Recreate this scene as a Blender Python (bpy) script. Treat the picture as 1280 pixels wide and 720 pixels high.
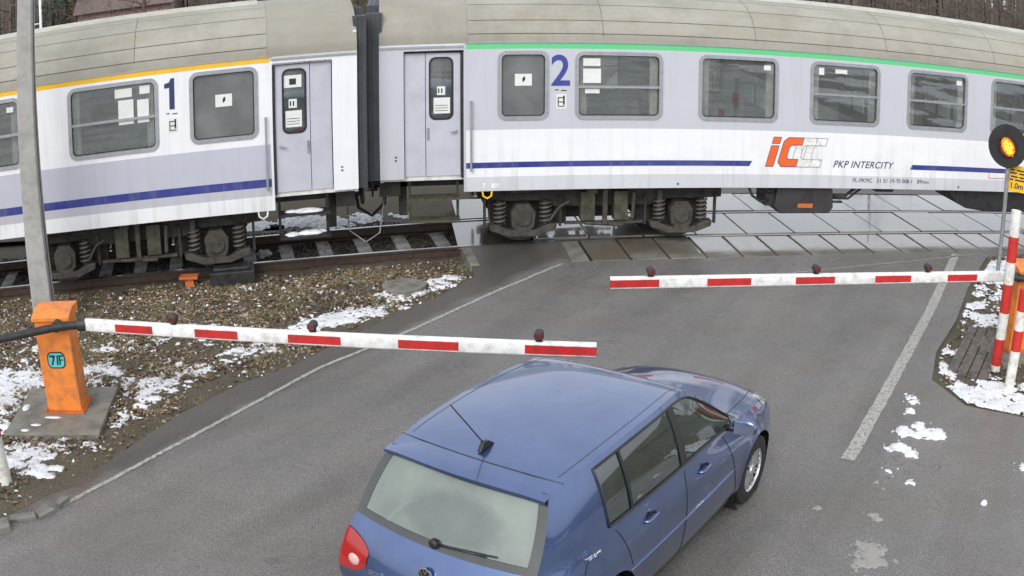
import bpy, bmesh, math, random
from mathutils import Vector, Matrix, noise
R = math.radians
for o in list(bpy.data.objects): bpy.data.objects.remove(o, do_unlink=True)
S = bpy.context.scene
COL = S.collection

# ------------------------------------------------------------------ camera (wide CCTV lens with barrel distortion)
def cam_axes(yaw, pitch, roll):
    f = Vector((math.sin(yaw)*math.cos(pitch), math.cos(yaw)*math.cos(pitch), math.sin(pitch)))
    r = Vector((math.cos(yaw), -math.sin(yaw), 0)); u = r.cross(f)
    r2 = math.cos(roll)*r + math.sin(roll)*u; u2 = -math.sin(roll)*r + math.cos(roll)*u
    return r2, u2, f
cd = bpy.data.cameras.new('camera'); cam = bpy.data.objects.new('camera', cd); COL.objects.link(cam)
cr, cu, cf = cam_axes(R(6.9197), R(-18.3728), R(0.1366))
Mx = Matrix((cr, cu, -cf)).transposed().to_4x4(); Mx.translation = Vector((0, -15.495, 4.620))
cam.matrix_world = Mx
cd.clip_start = 0.05; cd.clip_end = 2000
cd.type = 'PANO'
cd.panorama_type = 'FISHEYE_LENS_POLYNOMIAL'
cd.sensor_fit = 'HORIZONTAL'; cd.sensor_width = 36.0; cd.sensor_height = 20.25
cd.fisheye_fov = R(150)
def lens_fit():
    # theta(r) = atan(rd / (1 + k rd^2)), rd = r_mm * 1280/36/1358 ; least squares for r, r^2, r^3, r^4
    k = -0.6936; g = 1280/36/1358.06
    n = 4; A = [[0]*n for _ in range(n)]; b = [0]*n
    for i in range(1, 301):
        t = i/300*1.0; rd = t*0.56; th = math.atan(rd/(1+k*rd*rd)); row = [t, t**2, t**3, t**4]
        for p in range(n):
            b[p] += row[p]*th
            for q in range(n): A[p][q] += row[p]*row[q]
    for p in range(n):
        for q in range(p+1, n):
            m = A[q][p]/A[p][p]
            for z in range(n): A[q][z] -= m*A[p][z]
            b[q] -= m*b[p]
    x = [0]*n
    for p in reversed(range(n)): x[p] = (b[p]-sum(A[p][q]*x[q] for q in range(p+1, n)))/A[p][p]
    s = g/0.56
    return [x[i]*s**(i+1) for i in range(n)]
kk = lens_fit()
cd.fisheye_polynomial_k0 = 0
cd.fisheye_polynomial_k1, cd.fisheye_polynomial_k2, cd.fisheye_polynomial_k3, cd.fisheye_polynomial_k4 = [-v for v in kk]
S.camera = cam

# ------------------------------------------------------------------ light: overcast winter day
SUN_EL, SUN_AZ = 38, 205
w = bpy.data.worlds.new('World'); S.world = w; w.use_nodes = True
nt = w.node_tree; bgn = nt.nodes['Background']
sky = nt.nodes.new('ShaderNodeTexSky'); sky.sky_type = 'NISHITA'; sky.sun_disc = False
sky.sun_elevation = R(SUN_EL); sky.sun_rotation = R(SUN_AZ); sky.air_density = 1.0; sky.dust_density = 3.0; sky.ozone_density = 1.0
hs = nt.nodes.new('ShaderNodeHueSaturation'); hs.inputs['Saturation'].default_value = 0.22
nt.links.new(sky.outputs[0], hs.inputs['Color'])
cl = nt.nodes.new('ShaderNodeMix'); cl.data_type = 'RGBA'; cl.inputs[0].default_value = .6; cl.inputs[7].default_value = (6.0, 6.3, 6.8, 1)
nt.links.new(hs.outputs[0], cl.inputs[6]); nt.links.new(cl.outputs[2], bgn.inputs[0]); bgn.inputs[1].default_value = 0.12
sl = bpy.data.lights.new('sun', 'SUN'); sl.energy = 0.9; sl.angle = R(35); sl.color = (1, .97, .93)
so = bpy.data.objects.new('sun', sl); COL.objects.link(so)
so.rotation_euler = (R(90-SUN_EL), 0, R(180-SUN_AZ)); so.location = (0, -10, 20)
S.view_settings.view_transform = 'Standard'; S.view_settings.look = 'None'; S.view_settings.gamma = 1
S.view_settings.use_curve_mapping = False; S.view_settings.exposure = 0.75
S.render.engine = 'CYCLES'; S.cycles.use_denoising = True; S.cycles.max_bounces = 8; S.cycles.transparent_max_bounces = 12

# ------------------------------------------------------------------ node helpers
class NT:
    def __init__(s, name):
        s.m = bpy.data.materials.new(name); s.m.use_nodes = True; s.t = s.m.node_tree
        s.b = s.t.nodes['Principled BSDF']; s.out = s.t.nodes['Material Output']; s._c = None
    def n(s, t, **kw):
        x = s.t.nodes.new(t)
        for k, v in kw.items(): setattr(x, k, v)
        return x
    def l(s, a, b): s.t.links.new(a, b)
    def co(s):
        if s._c is None: s._c = s.n('ShaderNodeTexCoord')
        return s._c.outputs['Object']
    def sep(s):
        x = s.n('ShaderNodeSeparateXYZ'); s.l(s.co(), x.inputs[0]); return x.outputs
    def math(s, op, a, b=None, c=None, clamp=False):
        x = s.n('ShaderNodeMath', operation=op); x.use_clamp = clamp
        for i, v in enumerate((a, b, c)):
            if v is None: continue
            if isinstance(v, (int, float)): x.inputs[i].default_value = v
            else: s.l(v, x.inputs[i])
        return x.outputs[0]
    def noise(s, scale, detail=4, rough=.6, stretch=None, dist=0, vec=None):
        x = s.n('ShaderNodeTexNoise'); x.inputs['Scale'].default_value = scale; x.inputs['Detail'].default_value = detail
        x.inputs['Roughness'].default_value = rough; x.inputs['Distortion'].default_value = dist
        v = vec or s.co()
        if stretch:
            mp = s.n('ShaderNodeMapping'); mp.inputs['Scale'].default_value = stretch; s.l(v, mp.inputs[0]); v = mp.outputs[0]
        s.l(v, x.inputs['Vector']); return x.outputs['Fac']
    def ramp(s, f, stops, interp='LINEAR'):
        x = s.n('ShaderNodeValToRGB'); x.color_ramp.interpolation = interp
        e = x.color_ramp.elements
        while len(e) < len(stops): e.new(0.5)
        for i, (p, c) in enumerate(stops):
            e[i].position = p; e[i].color = (*c, 1) if isinstance(c, (tuple, list)) else (c, c, c, 1)
        s.l(f, x.inputs[0]); return x.outputs[0]
    def mix(s, f, a, b, mode='MIX'):
        x = s.n('ShaderNodeMix', data_type='RGBA', blend_type=mode)
        for sock, v in ((x.inputs[0], f), (x.inputs[6], a), (x.inputs[7], b)):
            if isinstance(v, (int, float)): sock.default_value = v
            elif isinstance(v, (tuple, list)): sock.default_value = (*v, 1)
            else: s.l(v, sock)
        return x.outputs[2]
    def set(s, **kw):
        for k, v in kw.items():
            k = {'color': 'Base Color', 'rough': 'Roughness', 'metal': 'Metallic', 'spec': 'Specular IOR Level', 'coat': 'Coat Weight', 'coatr': 'Coat Roughness', 'alpha': 'Alpha'}.get(k, k)
            if isinstance(v, (int, float)): s.b.inputs[k].default_value = v
            elif isinstance(v, (tuple, list)): s.b.inputs[k].default_value = (*v, 1)
            else: s.l(v, s.b.inputs[k])
        return s
    def bump(s, h, strength=.3, dist=.01):
        x = s.n('ShaderNodeBump'); x.inputs['Strength'].default_value = strength; x.inputs['Distance'].default_value = dist
        s.l(h, x.inputs['Height']); s.l(x.outputs[0], s.b.inputs['Normal']); return s

def simple(name, c, rough=.5, metal=0, var=.25, scale=6, bump=0, dirt=None, coat=0):
    m = NT(name); f = m.noise(scale, 5, .65)
    d = dirt or tuple(v*(1-var*1.6) for v in c); l = tuple(min(1, v*(1+var*.5)) for v in c)
    m.set(color=m.ramp(f, [(.3, d), (.55, c), (.8, l)]), rough=rough, metal=metal, coat=coat)
    if bump: m.bump(m.noise(scale*6, 4), .4, bump)
    return m.m

M = {}
# asphalt ------------------------------------------------
def asphalt(name, base, brown=0):
    m = NT(name); X, Y, Z = m.sep()
    fine = m.noise(75, 3, .8); mid = m.noise(22, 3, .7); big = m.noise(.55, 4, .6, dist=.6); tr = m.noise(.9, 3, .5, stretch=(.35, 1.6, 1))
    g = m.ramp(fine, [(.36, .35), (.5, .93), (.60, 1.35), (.68, 2.2)])
    g2 = m.ramp(mid, [(.3, .85), (.7, 1.15)])
    col = m.mix(big, tuple(v*.82 for v in base), tuple(v*1.15 for v in base))
    col = m.mix(m.ramp(tr, [(.45, 0.), (.7, .5)]), col, (base[0]*.95, base[1]*.86, base[2]*.78))
    # brown, wetter stain towards the track
    Ln = m.math('SUBTRACT', m.math('MULTIPLY', m.math('ADD', Y, 7.55), .63), m.math('MULTIPLY', m.math('ADD', X, 3.22), .777))
    Ln = m.math('ADD', Ln, m.math('MULTIPLY', m.math('SUBTRACT', m.noise(2.2, 4), .5), .5))
    nb = m.math('ADD', m.math('ADD', Y, m.math('MULTIPLY', X, -.12)), m.math('MULTIPLY', m.noise(1.2, 4), 1.6))
    st = m.math('MAXIMUM', m.ramp(Ln, [(.0, 0.), (.22, 1.)]), m.ramp(nb, [(.0, 0.), (.5, 1.)]))
    st = m.math('MULTIPLY', st, m.math('LESS_THAN', Y, 30))
    st2 = m.math('MULTIPLY', st, .8)
    col = m.mix(st2, col, (.078, .067, .058))
    # worn wheel paths and repairs running along the road
    rx_ = m.math('SUBTRACT', m.math('MULTIPLY', X, .78), m.math('MULTIPLY', Y, .63)); ry_ = m.math('ADD', m.math('MULTIPLY', X, .63), m.math('MULTIPLY', Y, .78))
    cv = m.n('ShaderNodeCombineXYZ'); m.l(rx_, cv.inputs[0]); m.l(m.math('MULTIPLY', ry_, .13), cv.inputs[1])
    trk = m.ramp(m.noise(1.5, 3, .5, vec=cv.outputs[0]), [(.36, .86), (.5, 1.0), (.66, 1.10)]); col = m.mix(1, col, trk, 'MULTIPLY')
    blot = m.ramp(m.noise(3.2, 5, .65, dist=1.2), [(.38, .93), (.55, 1.0), (.72, 1.05)]); col = m.mix(1, col, blot, 'MULTIPLY')
    # dirty band with salt and mud at the right edge
    col = m.mix(1, col, g, 'MULTIPLY'); col = m.mix(1, col, g2, 'MULTIPLY')
    # hairline cracks
    v = m.n('ShaderNodeTexVoronoi', feature='DISTANCE_TO_EDGE'); v.inputs['Scale'].default_value = .55
    wv = m.n('ShaderNodeVectorMath', operation='ADD'); nn = m.n('ShaderNodeTexNoise'); nn.inputs['Scale'].default_value = 2.5; m.l(m.co(), nn.inputs['Vector'])
    m.l(m.co(), wv.inputs[0]); m.l(nn.outputs['Color'], wv.inputs[1]); m.l(wv.outputs[0], v.inputs['Vector'])
    cr_ = m.ramp(v.outputs['Distance'], [(0, .45), (.006, 1.)])
    keep = m.ramp(m.noise(.5, 2), [(.52, 0.), (.6, 1.)])
    col = m.mix(keep, col, m.mix(1, col, cr_, 'MULTIPLY'))
    wet = m.ramp(m.noise(.8, 4, .6), [(.44, .17), (.60, .46)])
    m.set(color=col, rough=m.mix(st, wet, (.3, .3, .3)), spec=.35)
    m.bump(m.math('ADD', fine, m.math('MULTIPLY', mid, .5)), .5, .006)
    return m.m
M['asphalt'] = asphalt('asphalt', (.170, .163, .156))
M['infill'] = simple('wet_brown_asphalt', (.075, .062, .050), .18, 0, .3, 5, .003, coat=.6)
M['asphalt_side'] = asphalt('asphalt_side', (.17, .165, .16))
def ground_mat():
    m = NT('verge_soil'); f = m.noise(3, 6, .7); g = m.noise(45, 4, .7)
    c = m.ramp(g, [(.3, (.04, .032, .025)), (.48, (.095, .076, .055)), (.6, (.16, .13, .09)), (.75, (.25, .22, .18))])
    c = m.mix(m.ramp(f, [(.4, 0.), (.65, .7)]), c, (.085, .078, .045))
    m.set(color=c, rough=.85); m.bump(g, .9, .03); return m.m
M['soil'] = ground_mat()
def ballast_mat():
    m = NT('ballast'); v = m.n('ShaderNodeTexVoronoi'); v.inputs['Scale'].default_value = 22; m.l(m.co(), v.inputs['Vector'])
    sc = m.n('ShaderNodeSeparateColor'); m.l(v.outputs['Color'], sc.inputs[0])
    c = m.ramp(sc.outputs[0], [(0, (.025, .020, .017)), (.5, (.07, .056, .045)), (1, (.14, .115, .095))])
    m.set(color=c, rough=.7); m.bump(m.math('SUBTRACT', 1, v.outputs['Distance']), 1, .04); return m.m
M['ballast'] = ballast_mat()
def stones_mat():
    m = NT('litter_stones'); g = m.n('ShaderNodeNewGeometry')
    c = m.ramp(g.outputs['Random Per Island'], [(0, (.035, .025, .018)), (.18, (.09, .058, .035)), (.36, (.19, .125, .065)), (.56, (.15, .115, .085)), (.74, (.27, .215, .14)), (.90, (.36, .33, .29)), (.94, (.78, .80, .84))], 'CONSTANT')
    m.set(color=c, rough=.7); return m.m
M['stones'] = stones_mat()
def leaf_mat(name, stops):
    m = NT(name); g = m.n('ShaderNodeNewGeometry'); m.set(color=m.ramp(g.outputs['Random Per Island'], stops, 'CONSTANT'), rough=.8); return m.m
M['leaf'] = leaf_mat('dead_leaves', [(0, (.10, .06, .03)), (.25, (.19, .12, .06)), (.5, (.30, .22, .12)), (.66, (.12, .09, .06)), (.82, (.36, .29, .19)), (.94, (.62, .62, .62))])
M['drygrass'] = leaf_mat('dry_grass_blades', [(0, (.16, .15, .07)), (.4, (.28, .24, .12)), (.7, (.12, .13, .06))])
def snow_mat(name='snow', c=(.82, .84, .88), d=(.5, .49, .47)):
    m = NT(name); f = m.noise(9, 5, .7); f2 = m.noise(1.3, 4, .7); m.set(color=m.mix(m.ramp(f2, [(.45, 0.), (.7, .45)]), m.ramp(f, [(.28, d), (.48, c)]), d), rough=.55, **{'Subsurface Weight': 0.0})
    m.bump(m.noise(30, 4), .5, .02); return m.m
M['snow'] = snow_mat('snow', (.74, .76, .80), (.38, .36, .34)); M['slush'] = snow_mat('slush', (.30, .29, .27), (.17, .16, .15))
def slab_mat():
    m = NT('wet_concrete_slab'); oi = m.n('ShaderNodeObjectInfo')
    va = m.n('ShaderNodeVectorMath', operation='ADD'); m.l(m.co(), va.inputs[0]); m.l(oi.outputs['Location'], va.inputs[1])
    f = m.noise(1.6, 6, .7, vec=va.outputs[0]); g = m.noise(60, 3, .7)
    c = m.ramp(f, [(.3, (.14, .13, .112)), (.5, (.24, .23, .20)), (.7, (.34, .325, .29))])
    c = m.mix(m.math('MULTIPLY', oi.outputs['Random'], .5), c, (.17, .165, .14)); c = m.mix(m.ramp(m.noise(.45, 5, .7, dist=.8, vec=va.outputs[0]), [(.48, 0.), (.62, .7)]), c, (.16, .125, .09))
    c = m.mix(1, c, m.ramp(g, [(.3, .7), (.7, 1.2)]), 'MULTIPLY')
    m.set(color=c, rough=.35, coat=1, coatr=m.ramp(f, [(.35, .02), (.55, .08), (.75, .25)]), **{'Coat IOR': 1.7}); m.bump(g, .08, .003); return m.m
M['slab'] = slab_mat()
M['rail'] = simple('rail_rust', (.075, .05, .038), .55, .3, scale=12); M['rail_head'] = simple('rail_head_steel', (.42, .42, .43), .22, .9, .15, 20)
M['sleeper'] = simple('sleeper_concrete', (.46, .455, .44), .7, 0, .3, 5, .004, dirt=(.22, .20, .18))
M['line'] = None
def line_mat():
    m = NT('worn_road_paint'); f = m.noise(22, 6, .75); g = m.noise(120, 2)
    c = m.ramp(f, [(.36, (.12, .115, .105)), (.5, (.36, .355, .33)), (.7, (.52, .51, .48))]); c = m.mix(1, c, m.ramp(g, [(.3, .7), (.7, 1.15)]), 'MULTIPLY')
    m.set(color=c, rough=.5); return m.m
M['line'] = line_mat()
M['concrete'] = simple('old_concrete', (.20, .19, .165), .7, 0, .4, 4, .006, dirt=(.09, .085, .07))
M['pole'] = simple('pole_concrete', (.36, .355, .335), .75, 0, .18, 5, .003)
M['orange'] = simple('orange_paint', (.78, .23, .035), .5, 0, .12, 6, dirt=(.42, .15, .05), coat=.1)
M['orange_dull'] = simple('orange_dull', (.55, .14, .03), .6)
M['dark'] = simple('dark_steel', (.035, .035, .037), .5, .2, .4, 8)
M['bellows'] = simple('bellows_rubber', (.062, .068, .078), .6, 0, .2, 5)
M['black'] = simple('black_rubber', (.02, .02, .022), .6, 0, .3, 5)
M['white'] = simple('white_paint', (.80, .80, .79), .4, 0, .08, 9, dirt=(.50, .49, .46))
M['red'] = simple('red_paint', (.55, .022, .020), .4, 0, .15, 9, dirt=(.30, .03, .03))
M['postwhite'] = simple('post_white', (.74, .73, .68), .55, 0, .12, 8, dirt=(.4, .38, .33)); M['postred'] = simple('post_red', (.55, .03, .022), .5, 0, .15, 8)
M['grey'] = simple('galvanised', (.35, .36, .37), .4, .5, .2, 10)
M['cyan'] = simple('emblem_cyan', (.10, .55, .55), .4, 0, .05); M['ink'] = simple('lettering_dark', (.03, .03, .04), .5, 0, .1)
M['navy'] = simple('numeral_blue', (.05, .065, .30), .4, 0, .1); M['navydark'] = simple('numeral_dark', (.035, .045, .12), .4, 0, .1)
M['logo_orange'] = simple('logo_orange', (.78, .13, .03), .4, 0, .05); M['paper'] = simple('paper', (.72, .75, .72), .7, 0, .05)
M['yellow'] = simple('yellow_sign', (.85, .50, .02), .4, 0, .08)
M['wood'] = simple('old_planks', (.13, .115, .10), .8, 0, .5, 9, .01, dirt=(.05, .045, .04))
# coach -------------------------------------------------
def livery(name, first):
    m = NT(name); X, Y, Z = m.sep(); ax = m.math('ABSOLUTE', X); L2 = 12.25
    dc = m.math('SUBTRACT', L2, m.math('ABSOLUTE', m.math('SUBTRACT', ax, L2)))   # distance from nearer coach end
    zn = m.math('DIVIDE', m.math('SUBTRACT', Z, .8), 2.8)
    def z(v): return (v-.8)/2.8
    white, lav, grey, blue = (.83, .84, .87), (.50, .51, .595), (.53, .55, .59), (.010, .026, .235)
    if first:
        lo = m.ramp(zn, [(0, (.80, .82, .84)), (z(1.165), (.50, .50, .56)), (z(1.30), blue), (z(1.42), (.50, .51, .595)), (z(1.925), white), (z(3.11), (.85, .50, .02)), (z(3.205), (.40, .37, .32))], 'CONSTANT')
        end = m.ramp(zn, [(0, white), (z(3.14), (.55, .54, .52)), (z(3.2), (.36, .35, .31))], 'CONSTANT')
    else:
        lo = m.ramp(zn, [(0, (.60, .62, .66)), (z(1.165), white), (z(1.295), blue), (z(1.39), white), (z(1.875), (.53, .545, .60)), (z(3.10), (.12, .58, .24)), (z(3.215), (.50, .50, .53))], 'CONSTANT')
        nb = m.ramp(zn, [(0, (.60, .62, .66)), (z(1.165), white), (z(1.875), (.53, .545, .60)), (z(3.10), (.12, .58, .24)), (z(3.215), (.50, .50, .53))], 'CONSTANT')
        # gap in the blue stripe for the logo; slanted ends
        sk = m.math('SUBTRACT', ax, m.math('MULTIPLY', Z, .6))
        gap = m.math('MULTIPLY', m.math('GREATER_THAN', sk, 5.71-.81), m.math('LESS_THAN', sk, 8.80-.81))
        lo = m.mix(gap, lo, nb)
        end = m.ramp(zn, [(0, (.53, .55, .60)), (z(3.12), (.62, .66, .72)), (z(3.2), (.40, .40, .37))], 'CONSTANT')
    c = m.mix(m.math('LESS_THAN', dc, 1.27), lo, end)
    st = m.noise(2.2, 6, .7, stretch=(3, 1, .25)); dz = m.ramp(zn, [(.05, .75), (.35, .25), (.9, .3)])
    c = m.mix(m.math('MULTIPLY', m.ramp(st, [(.5, 0.), (.8, .8)]), dz), c, (.30, .28, .25))
    gr = m.noise(1.4, 6, .7, stretch=(.5, 1, 1)); c = m.mix(m.math('MULTIPLY', m.ramp(gr, [(.35, 0.), (.8, .35)]), m.ramp(zn, [(.0, 1.), (.5, .35)])), c, (.36, .34, .31))
    m.set(color=c, rough=.30, coat=.2, coatr=.12); m.bump(m.noise(1.6, 2, stretch=(1, 1, .4)), .25, .03); return m.m
M['livery1'] = livery('livery_first', True); M['livery2'] = livery('livery_second', False)
def roof_mat(name, plain=False):
    m = NT(name); f = m.noise(.9, 6, .65, stretch=(1, 3, 3)); g = m.noise(7, 5, .7, stretch=(1, 2, 2))
    a, b, c_ = ((.27, .265, .215), (.325, .32, .275), (.37, .36, .32)) if not plain else ((.25, .242, .20), (.29, .283, .24), (.33, .32, .28))
    c = m.ramp(f, [(.3, a), (.5, b), (.7, c_)])
    c = m.mix(m.ramp(g, [(.42, 0.), (.75, .6)]), c, (.33, .255, .185)); c = m.mix(m.ramp(m.noise(2.5, 5, .7, stretch=(.6, .3, .3)), [(.5, 0.), (.7, .35)]), c, (.17, .16, .13))
    m.set(color=c, rough=.6); return m.m
M['roof'] = roof_mat('roof_grime'); M['roof_end'] = roof_mat('roof_end_panel', True)
M['seam'] = simple('roof_seam', (.12, .108, .088), .7, 0, .3); M['roof_strip'] = simple('roof_strip', (.55, .55, .50), .5, 0, .15, 3)
M['door'] = simple('door_paint', (.50, .51, .575), .35, 0, .08, 3); M['frame_alu'] = simple('window_aluminium', (.42, .44, .46), .35, .5, .12, 10)
M['bogie'] = simple('bogie_grime', (.040, .037, .033), .75, .1, .5, 7, .01, dirt=(.015, .013, .012)); M['bogie_green'] = simple('bogie_olive', (.075, .075, .05), .75, .1, .4, 7)
M['axlebox'] = simple('axle_box_grime', (.068, .061, .050), .7, .1, .4, 8, .006); M['spring'] = simple('spring_steel', (.12, .105, .09), .6, .2, .3, 10)
M['wheel'] = simple('wheel_steel', (.085, .07, .058), .6, .4, .4, 9)
M['box'] = simple('underfloor_box', (.045, .042, .042), .55, .1, .3, 5)
M['interior'] = simple('interior_panel', (.72, .72, .68), .7); M['seat1'] = simple('seat_fabric', (.08, .12, .20), .9); M['curtain'] = simple('curtain_cloth', (.45, .43, .38), .9); M['partition'] = simple('partition_panel', (.62, .62, .58), .7)
def glass(name, tint, dens, rough=.02, fog=None):
    m = NT(name); t = m.t
    gl = m.n('ShaderNodeBsdfGlossy'); gl.inputs['Roughness'].default_value = rough; gl.inputs['Color'].default_value = (.95, .97, 1, 1)
    tr = m.n('ShaderNodeBsdfTransparent'); tr.inputs['Color'].default_value = (*tint, 1)
    ge = m.n('ShaderNodeNewGeometry'); dt = m.n('ShaderNodeVectorMath', operation='DOT_PRODUCT'); m.l(ge.outputs['Normal'], dt.inputs[0]); m.l(ge.outputs['Incoming'], dt.inputs[1])
    fr = m.math('ADD', dens, m.math('MULTIPLY', m.math('POWER', m.math('SUBTRACT', 1, m.math('ABSOLUTE', dt.outputs['Value'])), 5), 1-dens), clamp=True)
    base = tr.outputs[0]
    if fog:
        df = m.n('ShaderNodeBsdfDiffuse'); df.inputs['Color'].default_value = (*fog[0], 1); mx0 = m.n('ShaderNodeMixShader')
        ff = m.ramp(m.noise(fog[2], 3, .5), [(.35, fog[1]*.75), (.65, min(1, fog[1]*1.15))])
        if len(fog) > 3:   # cleared oval in the middle of a misted pane
            X, Y, Z = m.sep(); q = m.math('ADD', m.math('POWER', m.math('MULTIPLY', m.math('ADD', Y, .06), 2.4), 2), m.math('POWER', m.math('MULTIPLY', m.math('SUBTRACT', Z, 1.17), 6.0), 2))
            q = m.math('ADD', q, m.math('MULTIPLY', m.math('SUBTRACT', m.noise(5, 3), .5), .5)); ff = m.math('MULTIPLY', ff, m.ramp(q, [(.45, .72), (1.2, 1.15)]), clamp=True)
        m.l(ff, mx0.inputs[0]); m.l(tr.outputs[0], mx0.inputs[1]); m.l(df.outputs[0], mx0.inputs[2]); base = mx0.outputs[0]
    mx = m.n('ShaderNodeMixShader'); m.l(fr, mx.inputs[0]); m.l(base, mx.inputs[1]); m.l(gl.outputs[0], mx.inputs[2])
    m.l(mx.outputs[0], m.out.inputs[0]); return m.m
M['glass'] = glass('coach_glass', (.88, .92, .91), .10, .015, ((.36, .38, .38), .10, 3))
M['glass_frost'] = glass('frosted_glass', (.4, .42, .42), .06, .2, ((.19, .20, .20), .8, 2))
M['car_glass'] = glass('car_glass', (.50, .62, .55), .16, .015, ((.14, .18, .15), .22, 4))
M['car_rear_glass'] = glass('car_rear_glass', (.45, .55, .48), .14, .04, ((.22, .265, .22), .60, 2.5, 1))
# car ---------------------------------------------------
def car_paint():
    m = NT('blue_car_paint'); f = m.noise(3, 5, .6); g = m.noise(300, 2)
    c = m.ramp(f, [(.35, (.058, .110, .285)), (.65, (.082, .145, .335))])
    X, Y, Z = m.sep()
    mud = m.math('MULTIPLY', m.ramp(m.noise(7, 5, .7), [(.4, .2), (.7, 1.)]), m.ramp(Z, [(.22, .85), (.85, .10)]))
    c = m.mix(mud, c, (.16, .155, .15))
    m.set(color=c, rough=.30, metal=.80, coat=1.0, coatr=.03, **{'Coat IOR': 1.75}); m.bump(m.noise(900, 1), .03, .001); return m.m
M['car'] = car_paint()
M['taillight'] = simple('red_lens', (.36, .012, .011), .12, 0, .05, coat=.8); M['lens_clear'] = simple('pale_lens', (.75, .45, .42), .15, 0, .05, coat=.8)
M['gloss_grey'] = simple('hatch_glass_border', (.045, .048, .05), .12, 0, .1, coat=.8)
M['chrome'] = simple('chrome', (.75, .76, .78), .12, 1, .05); M['alloy'] = simple('alloy_rim', (.62, .63, .65), .3, .7, .1)
M['trim'] = simple('black_trim', (.018, .019, .020), .4, 0, .2); M['tyre'] = simple('tyre', (.022, .021, .021), .8, 0, .3, 20); M['cabin'] = simple('cabin_dark', (.045, .045, .045), .8)
M['cabin_light'] = simple('cabin_beige', (.20, .20, .18), .8)
M['redlens'] = simple('dark_red_lens', (.16, .015, .01), .2, coat=.5)
M['headlamp'] = simple('headlamp_lens', (.45, .48, .5), .08, .2, .1, coat=1)
# vegetation ----------------------------------------------
M['bark'] = simple('bark', (.10, .08, .065), .9, 0, .4, 8); M['bark_pine'] = simple('bark_pine', (.15, .085, .055), .9, 0, .4, 8)
M['twigs'] = simple('bare_twigs', (.13, .105, .09), .9, 0, .3, 3); M['needles'] = simple('needles', (.03, .062, .038), .8, 0, .45, 2); M['bush'] = simple('winter_bush', (.12, .10, .065), .9, 0, .4, 3)
M['brick'] = simple('pink_plaster', (.38, .24, .24), .9, 0, .15, 3); M['tile'] = simple('roof_tile', (.16, .12, .11), .8)

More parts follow.
